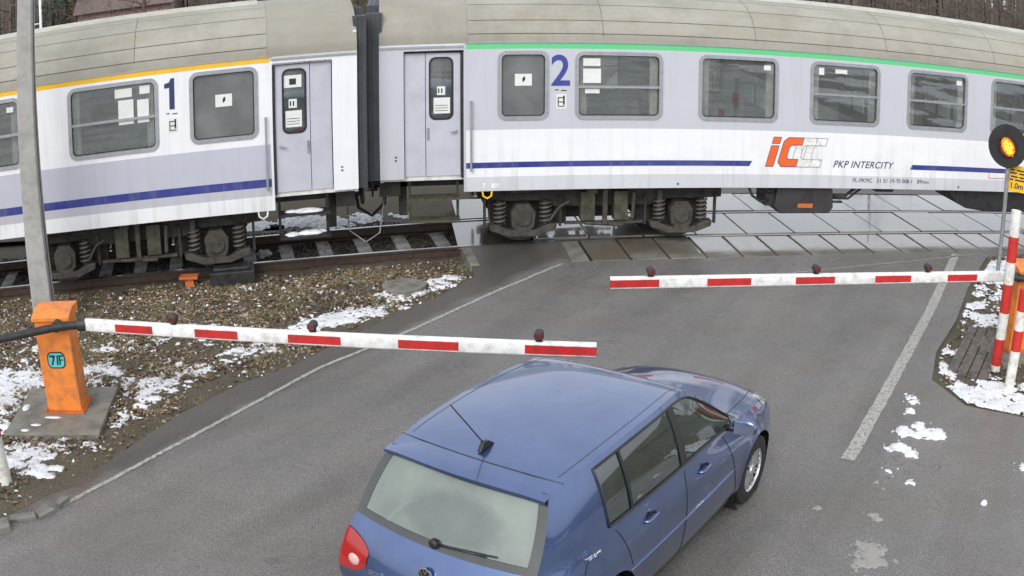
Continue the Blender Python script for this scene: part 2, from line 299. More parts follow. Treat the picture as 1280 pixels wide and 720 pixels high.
# ------------------------------------------------------------------ mesh helpers
class MB:
    def __init__(s): s.v = []; s.f = []; s.mi = []; s.ch = []
    def each(s, name, mat, parent=None, **kw):
        out = []
        for vs, fs, mi in s.ch: out.append(MB().add(vs, fs, mi).build(name, mat, parent, **kw))
        return out[0]
    def add(s, vs, fs, mi=0):
        vs = list(vs); fs = list(fs); s.ch.append((vs, fs, mi)); o = len(s.v); s.v += [tuple(v) for v in vs]; s.f += [tuple(i+o for i in f) for f in fs]; s.mi += [mi]*len(fs); return s
    def box(s, a, b, mi=0, M_=None):
        x0, y0, z0 = a; x1, y1, z1 = b
        if x0 > x1: x0, x1 = x1, x0
        if y0 > y1: y0, y1 = y1, y0
        if z0 > z1: z0, z1 = z1, z0
        vs = [(x0,y0,z0),(x1,y0,z0),(x1,y1,z0),(x0,y1,z0),(x0,y0,z1),(x1,y0,z1),(x1,y1,z1),(x0,y1,z1)]
        if M_: vs = [M_ @ Vector(v) for v in vs]
        return s.add(vs, [(0,3,2,1),(4,5,6,7),(0,1,5,4),(1,2,6,5),(2,3,7,6),(3,0,4,7)], mi)
    def tube(s, pts, r, n=10, mi=0, cap=True):
        pts = [Vector(p) for p in pts]; rr = r if isinstance(r, (list, tuple)) else [r]*len(pts)
        vs = []; fs = []; up = None
        for i, p in enumerate(pts):
            t = (pts[min(i+1, len(pts)-1)]-pts[max(i-1, 0)]).normalized()
            if up is None: up = Vector((0, 0, 1)) if abs(t.z) < .9 else Vector((0, 1, 0))
            a = t.cross(up).normalized(); b = a.cross(t).normalized(); up = b
            for k in range(n):
                an = 2*math.pi*k/n; vs.append(p + a*math.cos(an)*rr[i] + b*math.sin(an)*rr[i])
        for i in range(len(pts)-1):
            for k in range(n):
                fs.append((i*n+k, i*n+(k+1) % n, (i+1)*n+(k+1) % n, (i+1)*n+k))
        if cap: fs.append(tuple(range(n))); fs.append(tuple(reversed(range((len(pts)-1)*n, len(pts)*n))))
        return s.add(vs, fs, mi)
    def lathe(s, prof, c, axis='z', n=20, mi=0, cap=True):
        vs = []; fs = []; c = Vector(c)
        for (r, h) in prof:
            for k in range(n):
                a = 2*math.pi*k/n; u, v = r*math.cos(a), r*math.sin(a)
                vs.append(c + Vector({'z': (u, v, h), 'y': (u, h, v), 'x': (h, u, v)}[axis]))
        m_ = len(prof)
        for i in range(m_-1):
            for k in range(n): fs.append((i*n+k, i*n+(k+1) % n, (i+1)*n+(k+1) % n, (i+1)*n+k))
        if cap: fs.append(tuple(range(n))); fs.append(tuple(range((m_-1)*n, m_*n)))
        return s.add(vs, fs, mi)
    def prism(s, poly, h0, h1, plane='xy', mi=0):
        n = len(poly)
        def P(p, h): return {'xy': (p[0], p[1], h), 'xz': (p[0], h, p[1]), 'yz': (h, p[0], p[1])}[plane]
        vs = [P(p, h0) for p in poly] + [P(p, h1) for p in poly]
        fs = [tuple(reversed(range(n))), tuple(range(n, 2*n))] + [(i, (i+1) % n, n+(i+1) % n, n+i) for i in range(n)]
        return s.add(vs, fs, mi)
    def build(s, name, mat, parent=None, smooth=False, bevel=0, recalc=True, auto=None):
        me = bpy.data.meshes.new(name); me.from_pydata(s.v, [], s.f)
        mats = mat if isinstance(mat, (list, tuple)) else [mat]
        for m_ in mats: me.materials.append(m_)
        for p, i in zip(me.polygons, s.mi): p.material_index = i
        if recalc:
            b = bmesh.new(); b.from_mesh(me); bmesh.ops.recalc_face_normals(b, faces=b.faces)
            if bevel: bmesh.ops.bevel(b, geom=list(b.edges), offset=bevel, segments=2, affect='EDGES', profile=.6, clamp_overlap=True)
            b.to_mesh(me); b.free()
        if smooth:
            for p in me.polygons: p.use_smooth = True
            if auto is not None and hasattr(me, 'set_sharp_from_angle'): me.set_sharp_from_angle(angle=R(auto))
        me.update()
        o = bpy.data.objects.new(name, me); COL.objects.link(o)
        if parent: o.parent = parent
        return o
def empty(name, loc=(0, 0, 0), rz=0):
    o = bpy.data.objects.new(name, None); COL.objects.link(o); o.location = loc; o.rotation_euler = (0, 0, rz); o.empty_display_size = .2; return o
def tag(o, label=None, cat=None, group=None, kind=None):
    if label: o['label'] = label
    if cat: o['category'] = cat
    if group: o['group'] = group
    if kind: o['kind'] = kind
    return o
def copy_tree(o, parent=None):
    c = o.copy(); COL.objects.link(c); c.parent = parent
    for ch in list(o.children): copy_tree(ch, c)
    return c
def text(name, body, size, mat, parent, loc, rot, thick=.001, spacing=1, shear=0, bold=0, ax='LEFT', sx=1):
    cu_ = bpy.data.curves.new(name, 'FONT'); cu_.body = body; cu_.size = size; cu_.extrude = thick; cu_.shear = shear; cu_.offset = bold
    cu_.space_character = spacing; cu_.align_x = ax
    tmp = bpy.data.objects.new('tmp', cu_); COL.objects.link(tmp); bpy.context.view_layer.update()
    me = bpy.data.meshes.new_from_object(tmp.evaluated_get(bpy.context.evaluated_depsgraph_get()))
    bpy.data.objects.remove(tmp, do_unlink=True); me.materials.clear(); me.materials.append(mat)
    o = bpy.data.objects.new(name, me); COL.objects.link(o); o.parent = parent; o.location = loc; o.rotation_euler = rot; o.scale = (sx, 1, 1); return o
def rounded(x0, z0, x1, z1, r, n=6):
    pts = []
    for cx, cz, a0 in ((x1-r, z1-r, 0), (x0+r, z1-r, 90), (x0+r, z0+r, 180), (x1-r, z0+r, 270)):
        for k in range(n+1):
            a = R(a0+90*k/n); pts.append((cx+r*math.cos(a), cz+r*math.sin(a)))
    return pts
def plate(name, outline, holes, y0, y1, mat, parent, conv=None):
    """solid wall plate in XZ with holes; y0 outer face"""
    cu_ = bpy.data.curves.new('p', 'CURVE'); cu_.dimensions = '2D'; cu_.fill_mode = 'BOTH'; cu_.extrude = abs(y1-y0)/2
    for poly in [outline]+holes:
        sp = cu_.splines.new('POLY'); sp.points.add(len(poly)-1)
        for i, p in enumerate(poly): sp.points[i].co = (p[0], p[1], 0, 1)
        sp.use_cyclic_u = True
    tmp = bpy.data.objects.new('tmp', cu_); COL.objects.link(tmp); bpy.context.view_layer.update()
    me = bpy.data.meshes.new_from_object(tmp.evaluated_get(bpy.context.evaluated_depsgraph_get()))
    bpy.data.objects.remove(tmp, do_unlink=True)
    mid = (y0+y1)/2
    for v in me.vertices: x, y, z = v.co; v.co = (x, mid - z, y)
    me.materials.clear(); me.materials.append(mat); me.name = name
    o = bpy.data.objects.new(name, me); COL.objects.link(o); o.parent = parent; return o

# ================================================================== SETTING
def softplus_rail(x):
    l1 = .295 + .165*x; l2 = .64; w_ = .17
    return -w_*math.log(math.exp(-l1/w_)+math.exp(-l2/w_))
def sub(a, b, t): return a + (b-a)*t
mb = MB(); mb.box((-350, -150, -.9), (400, 320, -.32)); gobj = mb.build('ground', M['soil']); tag(gobj, kind='structure')
# road slab
road = [(-3.84-1.2, -10.2), (-3.84, -7.90), (-3.50, -7.47), (-3.15, -7.03), (-2.76, -6.31), (-2.35, -5.53), (-1.72, -4.69), (-1.11, -4.14), (-.46, -3.29), (.14, -2.49), (.81, -1.76), (1.21, -1.10), (1.24, softplus_rail(1.24)-.06)]
road += [(x_, softplus_rail(x_)-.06) for x_ in (1.8, 2.3, 2.7)] + [(2.7, -.58), (12.6, -.58), (10.07, -.9), (8.66, -2.48), (7.65, -3.79), (6.70, -4.84), (6.19, -5.66), (6.26, -6.45), (6.87, -6.96), (9.5, -8.6), (14, -12), (14, -60), (-9, -60), (-9, -16)]
def road_mesh():
    b = bmesh.new(); vs = [b.verts.new((x_, y_, 0)) for x_, y_ in road]; f = b.faces.new(vs)
    r_ = bmesh.ops.extrude_face_region(b, geom=[f]); 
    for v in r_['geom']:
        if isinstance(v, bmesh.types.BMVert): v.co.z = -.5
    bmesh.ops.recalc_face_normals(b, faces=b.faces)
    me = bpy.data.meshes.new('road'); b.to_mesh(me); b.free(); me.materials.append(M['asphalt']); o = bpy.data.objects.new('road', me); COL.objects.link(o); return o
tag(road_mesh(), kind='structure')
# road beyond the tracks
mb = MB(); mb.prism([(1.6, 3.6), (12.8, 3.6), (16, 12), (19, 40), (14, 40), (5, 12)], -.5, -.004); tag(mb.build('road_beyond_track', M['asphalt_side']), kind='structure')
# painted lines (4 mm over the road)
def strip(pts, wd, z, name, mat=None):
    vs = []; fs = []
    for i, p in enumerate(pts):
        a = Vector(pts[max(i-1, 0)]); b_ = Vector(pts[min(i+1, len(pts)-1)]); t = (b_-a).normalized(); nrm = Vector((-t.y, t.x)); W_ = wd[i] if isinstance(wd, (list, tuple)) else wd
        jit = (random.random()-.5)*.012
        vs += [(p[0]+nrm.x*(W_/2+jit), p[1]+nrm.y*(W_/2+jit), z), (p[0]-nrm.x*(W_/2-jit), p[1]-nrm.y*(W_/2-jit), z)]
    for i in range(len(pts)-1): fs.append((2*i, 2*i+1, 2*i+3, 2*i+2))
    o = MB().add(vs, fs).build(name, mat or M['line'], recalc=False); tag(o, kind='structure'); return o
random.seed(3)
def dens(pts, step=.12):
    out = []
    for a, b in zip(pts, pts[1:]):
        n = max(1, int((Vector(b)-Vector(a)).length/step))
        out += [(sub(a[0], b[0], i/n), sub(a[1], b[1], i/n)) for i in range(n)]
    return out+[pts[-1]]
strip(dens([(-3.22, -7.55), (-2.03, -5.95), (-.82, -4.28), (.33, -3.09), (1.5, -1.75), (2.53, -.66)]), .055, .004, 'edge_line')
strip(dens([(4.28, -7.31), (5.6, -5.62), (7.4, -3.37), (9.45, -.73)]), .15, .004, 'edge_line')
strip(dens([(5.9, -1.45), (7.2, -1.22), (8.6, -1.0), (9.9, -.75)]), .03, .004, 'faded_line')

edgeL = [(-6.27, -12), (-5.04, -10.2), (-3.84, -7.90), (-3.50, -7.47), (-3.15, -7.03), (-2.76, -6.31), (-2.35, -5.53), (-1.72, -4.69), (-1.11, -4.14), (-.46, -3.29), (.14, -2.49), (.81, -1.76), (1.21, -1.10), (1.24, .5)]
def edge_x(y):
    for a, b in zip(edgeL, edgeL[1:]):
        if a[1] <= y <= b[1]: return sub(a[0], b[0], (y-a[1])/(b[1]-a[1]))
    return 1.24
# verges: height fields
def verge(name, x0, x1, y0, y1, hz, keep, mat, step=.12):
    nx = int((x1-x0)/step); ny = int((y1-y0)/step); vs = []; fs = []
    for j in range(ny+1):
        for i in range(nx+1):
            x = x0+(x1-x0)*i/nx; y = y0+(y1-y0)*j/ny
            vs.append((x, y, hz(x, y)+.03*noise.noise((x*1.7, y*1.7, 0))+.012*noise.noise((x*9, y*9, 3))))
    for j in range(ny):
        for i in range(nx):
            if keep(x0+(x1-x0)*(i+.5)/nx, y0+(y1-y0)*(j+.5)/ny): a = j*(nx+1)+i; fs.append((a, a+1, a+nx+2, a+nx+1))
    o = MB().add(vs, fs).build(name, mat, recalc=False, smooth=True); tag(o, kind='structure'); return o
def hzL(x, y):
    d = softplus_rail(x)-y
    return -.045 - .10*max(0, min(1, (1.6-d)/1.1)) if d < 1.6 else -.045+.03*max(0, min(1, (d-3)/4))
verge('verge', -16, 1.6, -12, .95, hzL, lambda x, y: y < softplus_rail(x)-.05 and x < edge_x(y)+.12, M['soil'])
verge('verge', -40, -6.6, -45, -11.8, lambda x, y: -.04, lambda x, y: True, M['soil'], .5)
verge('verge', 13.9, 45, -45, -11.5, lambda x, y: -.04, lambda x, y: True, M['soil'], .5)
verge('verge', 6, 26, -12, .6, lambda x, y: -.03, lambda x, y: True, M['soil'])
# ballast beds
tb = verge('ballast_bed', -40, 1.26, -8.5, 5.2, lambda x, y: -.20, lambda x, y: softplus_rail(x)-.55 < y < softplus_rail(x)+2.6, M['ballast'], .14)
verge('ballast_bed', 13.2, 45, -.4, 3.2, lambda x, y: -.20, lambda x, y: True, M['ballast'], .3)
verge('far_ground', -60, 70, 2.9, 9, lambda x, y: -.22 + (.0 if y < 4 else .02), lambda x, y: y > softplus_rail(x)+2.3 and not (1.4 < x < 13.1), M['soil'], .4)
# loose stones and leaf litter
def stones(name, n, gen, smin, smax, mat, seed):
    rd = random.Random(seed); m_ = MB()
    k = 0
    while k < n:
        p = gen(rd)
        if p is None: continue
        x, y, z = p; s = rd.uniform(smin, smax)*(1.8 if rd.random() < .06 else 1); q = Matrix.Rotation(rd.uniform(0, 6.28), 3, 'Z') @ Matrix.Rotation(rd.uniform(0, 3), 3, 'X')
        base = [(1,0,0),(0,1,0),(-1,0,0),(0,-1,0),(0,0,.7),(0,0,-.7)]
        vs = [Vector((x, y, z)) + q @ (Vector(b)*s*rd.uniform(.6, 1.25)) for b in base]
        m_.add(vs, [(0,1,4),(1,2,4),(2,3,4),(3,0,4),(1,0,5),(2,1,5),(3,2,5),(0,3,5)]); k += 1
    o = m_.build(name, mat, recalc=False); tag(o, kind='stuff'); return o
def genL(rd):
    y = rd.uniform(-9, .5); x = rd.uniform(-8.5, 1.3)
    if y > softplus_rail(x)-.3: return None
    d = edge_x(y)-x
    if d < -.02 or (d < .9 and rd.random() > .12+d*.8) : return None
    if noise.noise((x*.8, y*.8, 5)) < -.15 and rd.random() < .6: return None
    if y < -5.6 and rd.random() < .5: return None
    if noise.noise((x*2.3, y*2.3, 1)) < -.1 and rd.random() < .55: return None
    return x, y, hzL(x, y)+.01
stones('gravel', 26000, genL, .010, .028, M['stones'], 1)
def genB(rd):
    x = rd.uniform(-8.5, 1.2); y = softplus_rail(x)+rd.uniform(-.5, 2.4); return x, y, -.185
def leaves(name, n, gen, mat, seed):
    rd = random.Random(seed); m_ = MB(); k = 0
    while k < n:
        p = gen(rd)
        if p is None: continue
        x, y, z = p; a = rd.uniform(0, 6.28); l_ = rd.uniform(.018, .045); w_ = l_*rd.uniform(.35, .7); tz = rd.uniform(-.01, .012)
        u = Vector((math.cos(a), math.sin(a), 0)); v = Vector((-u.y, u.x, 0)); c = Vector((x, y, z+rd.uniform(.008, .022)))
        m_.add([c-u*l_, c-v*w_+Vector((0, 0, tz)), c+u*l_+Vector((0, 0, tz)), c+v*w_], [(0, 1, 2), (0, 2, 3)]); k += 1
    o = m_.build(name, mat, recalc=False); tag(o, kind='stuff'); return o
def tufts(name, n, gen, mat, seed):
    rd = random.Random(seed); m_ = MB(); k = 0
    while k < n:
        p = gen(rd)
        if p is None or noise.noise((p[0]*1.1, p[1]*1.1, 9)) < .02: continue
        for q in range(9):
            a = rd.uniform(0, 6.28); l_ = rd.uniform(.03, .10); b = Vector((p[0]+rd.gauss(0, .02), p[1]+rd.gauss(0, .02), p[2]-.005)); t = b+Vector((math.cos(a)*l_*.9, math.sin(a)*l_*.9, l_*rd.uniform(.3, 1))); s_ = Vector((-math.sin(a), math.cos(a), 0))*.0035
            m_.add([b-s_, b+s_, t], [(0, 1, 2)])
        k += 1
    o = m_.build(name, mat, recalc=False); tag(o, kind='stuff'); return o
leaves('leaf_litter', 11000, lambda rd: (lambda p: p if p and noise.noise((p[0]*1.6, p[1]*1.6, 2)) > rd.uniform(-.5, .35) else None)(genL(rd)), M['leaf'], 21)
tufts('dry_grass', 2600, genL, M['drygrass'], 22)
stones('ballast', 6000, genB, .018, .036, M['ballast'], 2)
def inpoly(x, y, P):
    c = False; j = len(P)-1
    for i in range(len(P)):
        if (P[i][1] > y) != (P[j][1] > y) and x < (P[j][0]-P[i][0])*(y-P[i][1])/(P[j][1]-P[i][1])+P[i][0]: c = not c
        j = i
    return c
polyR = [(10.3, -.85), (8.76, -2.48), (7.75, -3.79), (6.80, -4.84), (6.29, -5.66), (6.36, -6.4), (6.97, -6.9), (9, -8), (13, -8), (14, -.8)]
def genR(rd):
    x = rd.uniform(6, 13); y = rd.uniform(-7.6, -.8)
    return (x, y, -.005) if inpoly(x, y, polyR) else None
stones('gravel', 6000, genR, .012, .026, M['stones'], 4)

# snow -----------------------------------------------------------
def snow(name, blobs, z, th, step, mat, seed, amp=.75, fr=5.0, h=.022, ban=None):
    x0 = min(b[0]-b[2]*1.8 for b in blobs); x1 = max(b[0]+b[2]*1.8 for b in blobs); y0 = min(b[1]-b[2]*1.8 for b in blobs); y1 = max(b[1]+b[2]*1.8 for b in blobs)
    nx = int((x1-x0)/step); ny = int((y1-y0)/step); F = {}; 
    def f(i, j):
        k = (i, j)
        if k in F: return F[k]
        x = x0+i*step; y = y0+j*step; s = 0
        for b in blobs:
            d2 = ((x-b[0])**2+(y-b[1])**2)/(b[2]**2)
            if d2 < 6: s += math.exp(-d2*1.1)*(b[3] if len(b) > 3 else 1)
        s = min(s, 1.35)
        if s > .05 and ban and ban(x, y): s = 0
        if s > .12: s += amp*noise.fractal((x*fr+seed, y*fr, seed), .7, 2.1, 5) + .42*noise.noise((x*17, y*17, seed)) + .30*noise.noise((x*34, y*34, seed))
        F[k] = s-th; return F[k]
    vs = []; idx = {}; fs = []
    def vid(i, j):
        if (i, j) not in idx:
            v = f(i, j); zz = z(x0+i*step, y0+j*step) if callable(z) else z
            idx[(i, j)] = len(vs); vs.append((x0+i*step, y0+j*step, zz + (min(h, .003+v*h*1.6) if v > 0 else -.006)))
        return idx[(i, j)]
    for j in range(ny):
        for i in range(nx):
            q = [f(i, j), f(i+1, j), f(i+1, j+1), f(i, j+1)]
            if max(q) > 0: fs.append((vid(i, j), vid(i+1, j), vid(i+1, j+1), vid(i, j+1)))
    o = MB().add(vs, fs).build(name, mat, recalc=False, smooth=True); tag(o, kind='stuff'); return o
zl = lambda x, y: hzL(x, y)+.03*noise.noise((x*1.7, y*1.7, 0))+.004
snowL = [(.91,-1.01,0.158,1.20),(.67,-1.25,0.210,1.20),(.38,-1.60,0.252,1.20),(.05,-1.95,0.252,1.20),(-.3,-2.3,0.210,1.20),(-.69,-2.57,0.252,1.20),(-.95,-2.64,0.210,1.20),(-1.1,-3.05,0.210,1.00),(-1.5,-3.45,0.231,1.00),(-1.95,-3.64,0.210,1.00),(-2.39,-4.12,0.294,1.00),(-2.68,-4.7,0.263,1.00),(-2.8,-5.1,0.168,1.00),(-3.0,-4.5,0.263,1.00),(-4.75,-4.71,.4),(-4.57,-4.33,.35),(-5.3,-4.6,.5),(-3.75,-4.34,.35,.9),(-4.8,-5.2,.28),(-3.77,-6.35,.25,.9),(-4.04,-6.51,.3),(-3.68,-6.84,.2,.8),(-4.3,-6.95,.35),(-5.1,-5.9,.5),(-3.93,-4.08,.3,.8),(-3.0,-5.5,.2,.65),(-1.03,-3.03,.2,.7),(-1.96,-2.66,.3,.55),(-2.4,-2.93,.35,.55),(-3.4,-3.2,.5,.55),(-4.8,-3.3,.5,.5),(-3.3,-5.95,.2,.7),(-5,-7.3,.4)]
ban = lambda x, y: (-4.40 < x < -3.14 and -6.12 < y < -4.78) or x > edge_x(y)+.02
snow('snow', snowL, zl, .62, .018, M['snow'], 3.3, amp=1.0, fr=4.2, ban=ban)
snowR = [(6.88,-6.5,.30),(6.61,-6.24,.26),(6.35,-5.95,.2),(7.1,-6.65,.35),(7.5,-6.7,.4),(6.95,-6.1,.3),(8.1,-6.6,.5),(6.94,-4.89,.22,.8),(6.61,-5.34,.22,.8),(7.81,-3.64,.28,.8),(8.31,-3.19,.3,.85),(9.6,-1.6,.35,.95),(9.39,-1.9,.28,.9),(9.69,-1.97,.35,.9),(10.3,-1.33,.35,.9),(9.89,-1.3,.3,.9),(8.28,-3.89,.3,.8),(7.70,-4.44,.25,.7),(9,-2.7,.3,.7),(9.4,-4,.6,.8),(10.5,-2.5,.5,.8)]
snow('snow', snowR, -.008, .62, .022, M['snow'], 9.1, amp=1.0, fr=4.5, ban=lambda x, y: inpoly(x, y, [(6.70,-5.62),(7.98,-4.10),(8.3,-4.15),(7.3,-5.85)]) or not inpoly(x, y, polyR))
spill = [(5.70,-6.0,.10),(5.6,-6.2,.12),(5.49,-6.43,.09,.9),(5.31,-6.95,.15),(5.5,-7.05,.13),(5.15,-6.85,.12),(5.45,-6.8,.12,.9),(4.95,-7.19,.13,.9),(5.0,-7.4,.1,.8),(4.62,-7.66,.11,.8),(4.72,-7.95,.08,.9),(6.2,-8.05,.14,1),(5.31,-8.57,.04,1)]
snow('snow', spill, .0, .55, .018, M['snow'], 5.7, amp=.55, fr=5, h=.035)
snow('slush', [(3.62,-8.1,.07,.9),(4.05,-8.45,.10,.7),(3.85,-8.9,.16,.75),(4.45,-7.9,.10,.7),(3.75,-9.15,.2,.7)], .0, .62, .02, M['slush'], 2.7, amp=.9, fr=6, h=.010)

bk = random.Random(8)
snow('snow', [(bk.uniform(14.5, 30), bk.uniform(-30, -13), bk.uniform(.6, 1.8)) for _ in range(26)]+[(bk.uniform(-26, -10), bk.uniform(-30, -15), bk.uniform(.6, 1.6)) for _ in range(18)], -.03, .55, .14, M['snow'], 4.4, amp=.8, fr=.8, h=.1, ban=lambda x, y: -9.4 < x < 14.2)  # unseen snow behind the camera, added for the coach windows to reflect
# ------------------------------------------------------------------ track
def sweep_rail(off, x0, x1, name, lab, grp):
    prof = [(-.075,-.17),(.075,-.17),(.075,-.155),(.012,-.135),(.010,-.045),(.036,-.035),(.036,-.004),(.028,0),(-.028,0),(-.036,-.004),(-.036,-.035),(-.010,-.045),(-.012,-.135),(-.075,-.155)]
    xs = []; x = x0
    while x < x1: xs.append(x); x += .5 if x < 4 else 3
    xs.append(x1); vs = []; fs = []; n = len(prof); mi = []
    for x in xs:
        y = softplus_rail(x) if x > -12 else .295+.165*x; t = Vector((1, softplus_rail(x+.05)/.1-softplus_rail(x-.05)/.1, 0)).normalized() if x > -12 else Vector((1, .165, 0)).normalized(); nn = Vector((-t.y, t.x, 0))
        for p in prof: vs.append(Vector((x, y, p[1])) + nn*(off+p[0]))
    m_ = MB()
    for i in range(len(xs)-1):
        for k in range(n):
            m_.f.append((i*n+k, i*n+(k+1) % n, (i+1)*n+(k+1) % n, (i+1)*n+k)); m_.mi.append(1 if k in (6, 7, 8) else 0)
    m_.v = [tuple(v) for v in vs]
    o = m_.build(name, [M['rail'], M['rail_head']]); tag(o, lab, 'rail', grp); return o
sweep_rail(0, -40, 45, 'rail', 'steel rail nearer the road, with its shiny head flush with the crossing slabs', 'rails of the railway track')
sweep_rail(1.505, -40, 45, 'rail', 'steel rail on the far side of the track, under the coaches', 'rails of the railway track')
def rail_pt(s_x, off):
    y = softplus_rail(s_x) if s_x > -12 else .295+.165*s_x
    sl_ = (softplus_rail(s_x+.05)-softplus_rail(s_x-.05))/.1 if s_x > -12 else .165
    a = math.atan(sl_); return Vector((s_x-math.sin(a)*off, y+math.cos(a)*off, 0)), a
proto = None; x = 1.0; k = 0
while x > -9.6:
    p, a = rail_pt(x, .75)
    if proto is None:
        m_ = MB(); m_.prism([(-.13,-.30),(.13,-.30),(.11,-.162),(-.11,-.162)], -1.25, 1.25, 'xz'); proto = m_.build('sleeper', M['sleeper'], bevel=.01); o = proto
    else: o = proto.copy(); COL.objects.link(o)
    o.location = p; o.rotation_euler = (0, 0, a); tag(o, 'pale concrete sleeper crossing between the two rails left of the level crossing', 'sleeper', 'sleepers under the rails'); x -= .62
# snow lying on ballast between rails / under the coach ends
snow('snow', [(-2.0,1.1,.2,.7),(-1.3,2.9,.35),(-.8,3.0,.35),(-1.7,3.1,.3),(-2.4,2.9,.3),(-.3,3.1,.25,.9),(.3,3.2,.2,.7),(-3.2,2.8,.3,.6),(-1.1,2.2,.25,.8),(-.5,1.9,.12,.8)], -.19, .55, .03, M['snow'], 6.6, amp=.8, fr=5, h=.06)
# crossing slabs --------------------------------------------------
def slabs(x0, x1, y0, y1, wd, gap, lab, grp, off=0):
    proto_ = None; x = x0
    while x+wd-gap <= x1+.01:
        if proto_ is None: m_ = MB(); m_.box((gap/2, y0, -.16), (wd-gap/2, y1, 0)); o = m_.build('crossing_slab', M['slab'], bevel=.012); proto_ = o
        else: o = proto_.copy(); COL.objects.link(o)
        o.location = (x, 0, random.uniform(-.006, .0)); o.rotation_euler = (random.uniform(-.003, .003), random.uniform(-.004, .004), 0)
        tag(o, lab, 'concrete slab', grp); x += wd
slabs(2.40+.6, 12.7, -.56, .575, .6, .035, 'wet concrete crossing slab in the row between the road and the nearer rail', 'slabs of the row nearest the road')
slabs(2.30, 13.1, .75, 2.08, .9, .02, 'wet shiny concrete crossing slab lying between the two rails', 'slabs between the rails')
slabs(2.2, 13.1, 2.26, 3.55, 1.09, .02, 'wet concrete crossing slab in the row beyond the far rail', 'slabs of the row beyond the far rail')
mb = MB(); mb.box((2.35, -.56, -.12), (2.97, .54, -.006)); tag(mb.build('crossing_slab', M['concrete'], bevel=.01), 'narrow brown half-buried crossing slab at the left end of the front row', 'concrete slab')
mb = MB(); mb.prism([(1.10, .33), (2.28, .60), (2.28, 2.05), (1.1, 1.93)], -.25, -.012); mb.prism([(1.2, 2.1), (2.2, 2.2), (2.2, 3.5), (1.2, 3.5)], -.25, -.012); tag(mb.build('asphalt_infill', M['infill']), kind='structure')
mb = MB(); mb.box((0, 0, -.3), (.14, .95, .018), M_=Matrix.Translation((1.20, -.62, 0)) @ Matrix.Rotation(R(4), 4, 'Z')); tag(mb.build('kerb_stone', M['concrete'], bevel=.015), 'short upright kerb stone at the left end of the crossing beside the rail', 'kerb stone')
# manhole
m_ = MB(); m_.lathe([(.30, -.06), (.30, .015), (.26, .03), (.20, .034)], (.22, -1.42, 0), n=28); tag(m_.build('manhole_cover', M['concrete'], smooth=True, auto=30), 'round concrete manhole cover beside the strip of snow', 'manhole cover')
# kerb chunks lower left
for i, (cx, cy, a, sx, sy, lab) in enumerate([(-3.58, -7.84, 12, .30, .11, 'mossy upright kerb fragment at the lower left road edge'), (-3.36, -7.72, 40, .20, .16, 'flat grey paving fragment at the start of the white line'), (-3.22, -7.52, 55, .16, .09, 'small dark kerb fragment with a pale edge near the white line'), (-3.78, -8.08, 20, .26, .2, 'low flat kerb fragment in the lower left corner')]):
    m_ = MB(); m_.prism([(-sx/2, -sy/2), (sx/2, -sy*.35), (sx*.42, sy/2), (-sx*.45, sy*.4)], -.08, .035+.01*i); o = m_.build('kerb_fragment', M['concrete'], bevel=.008); o.location = (cx, cy, 0); o.rotation_euler = (R(3), R(-4), R(a)); tag(o, lab, 'kerb fragment')

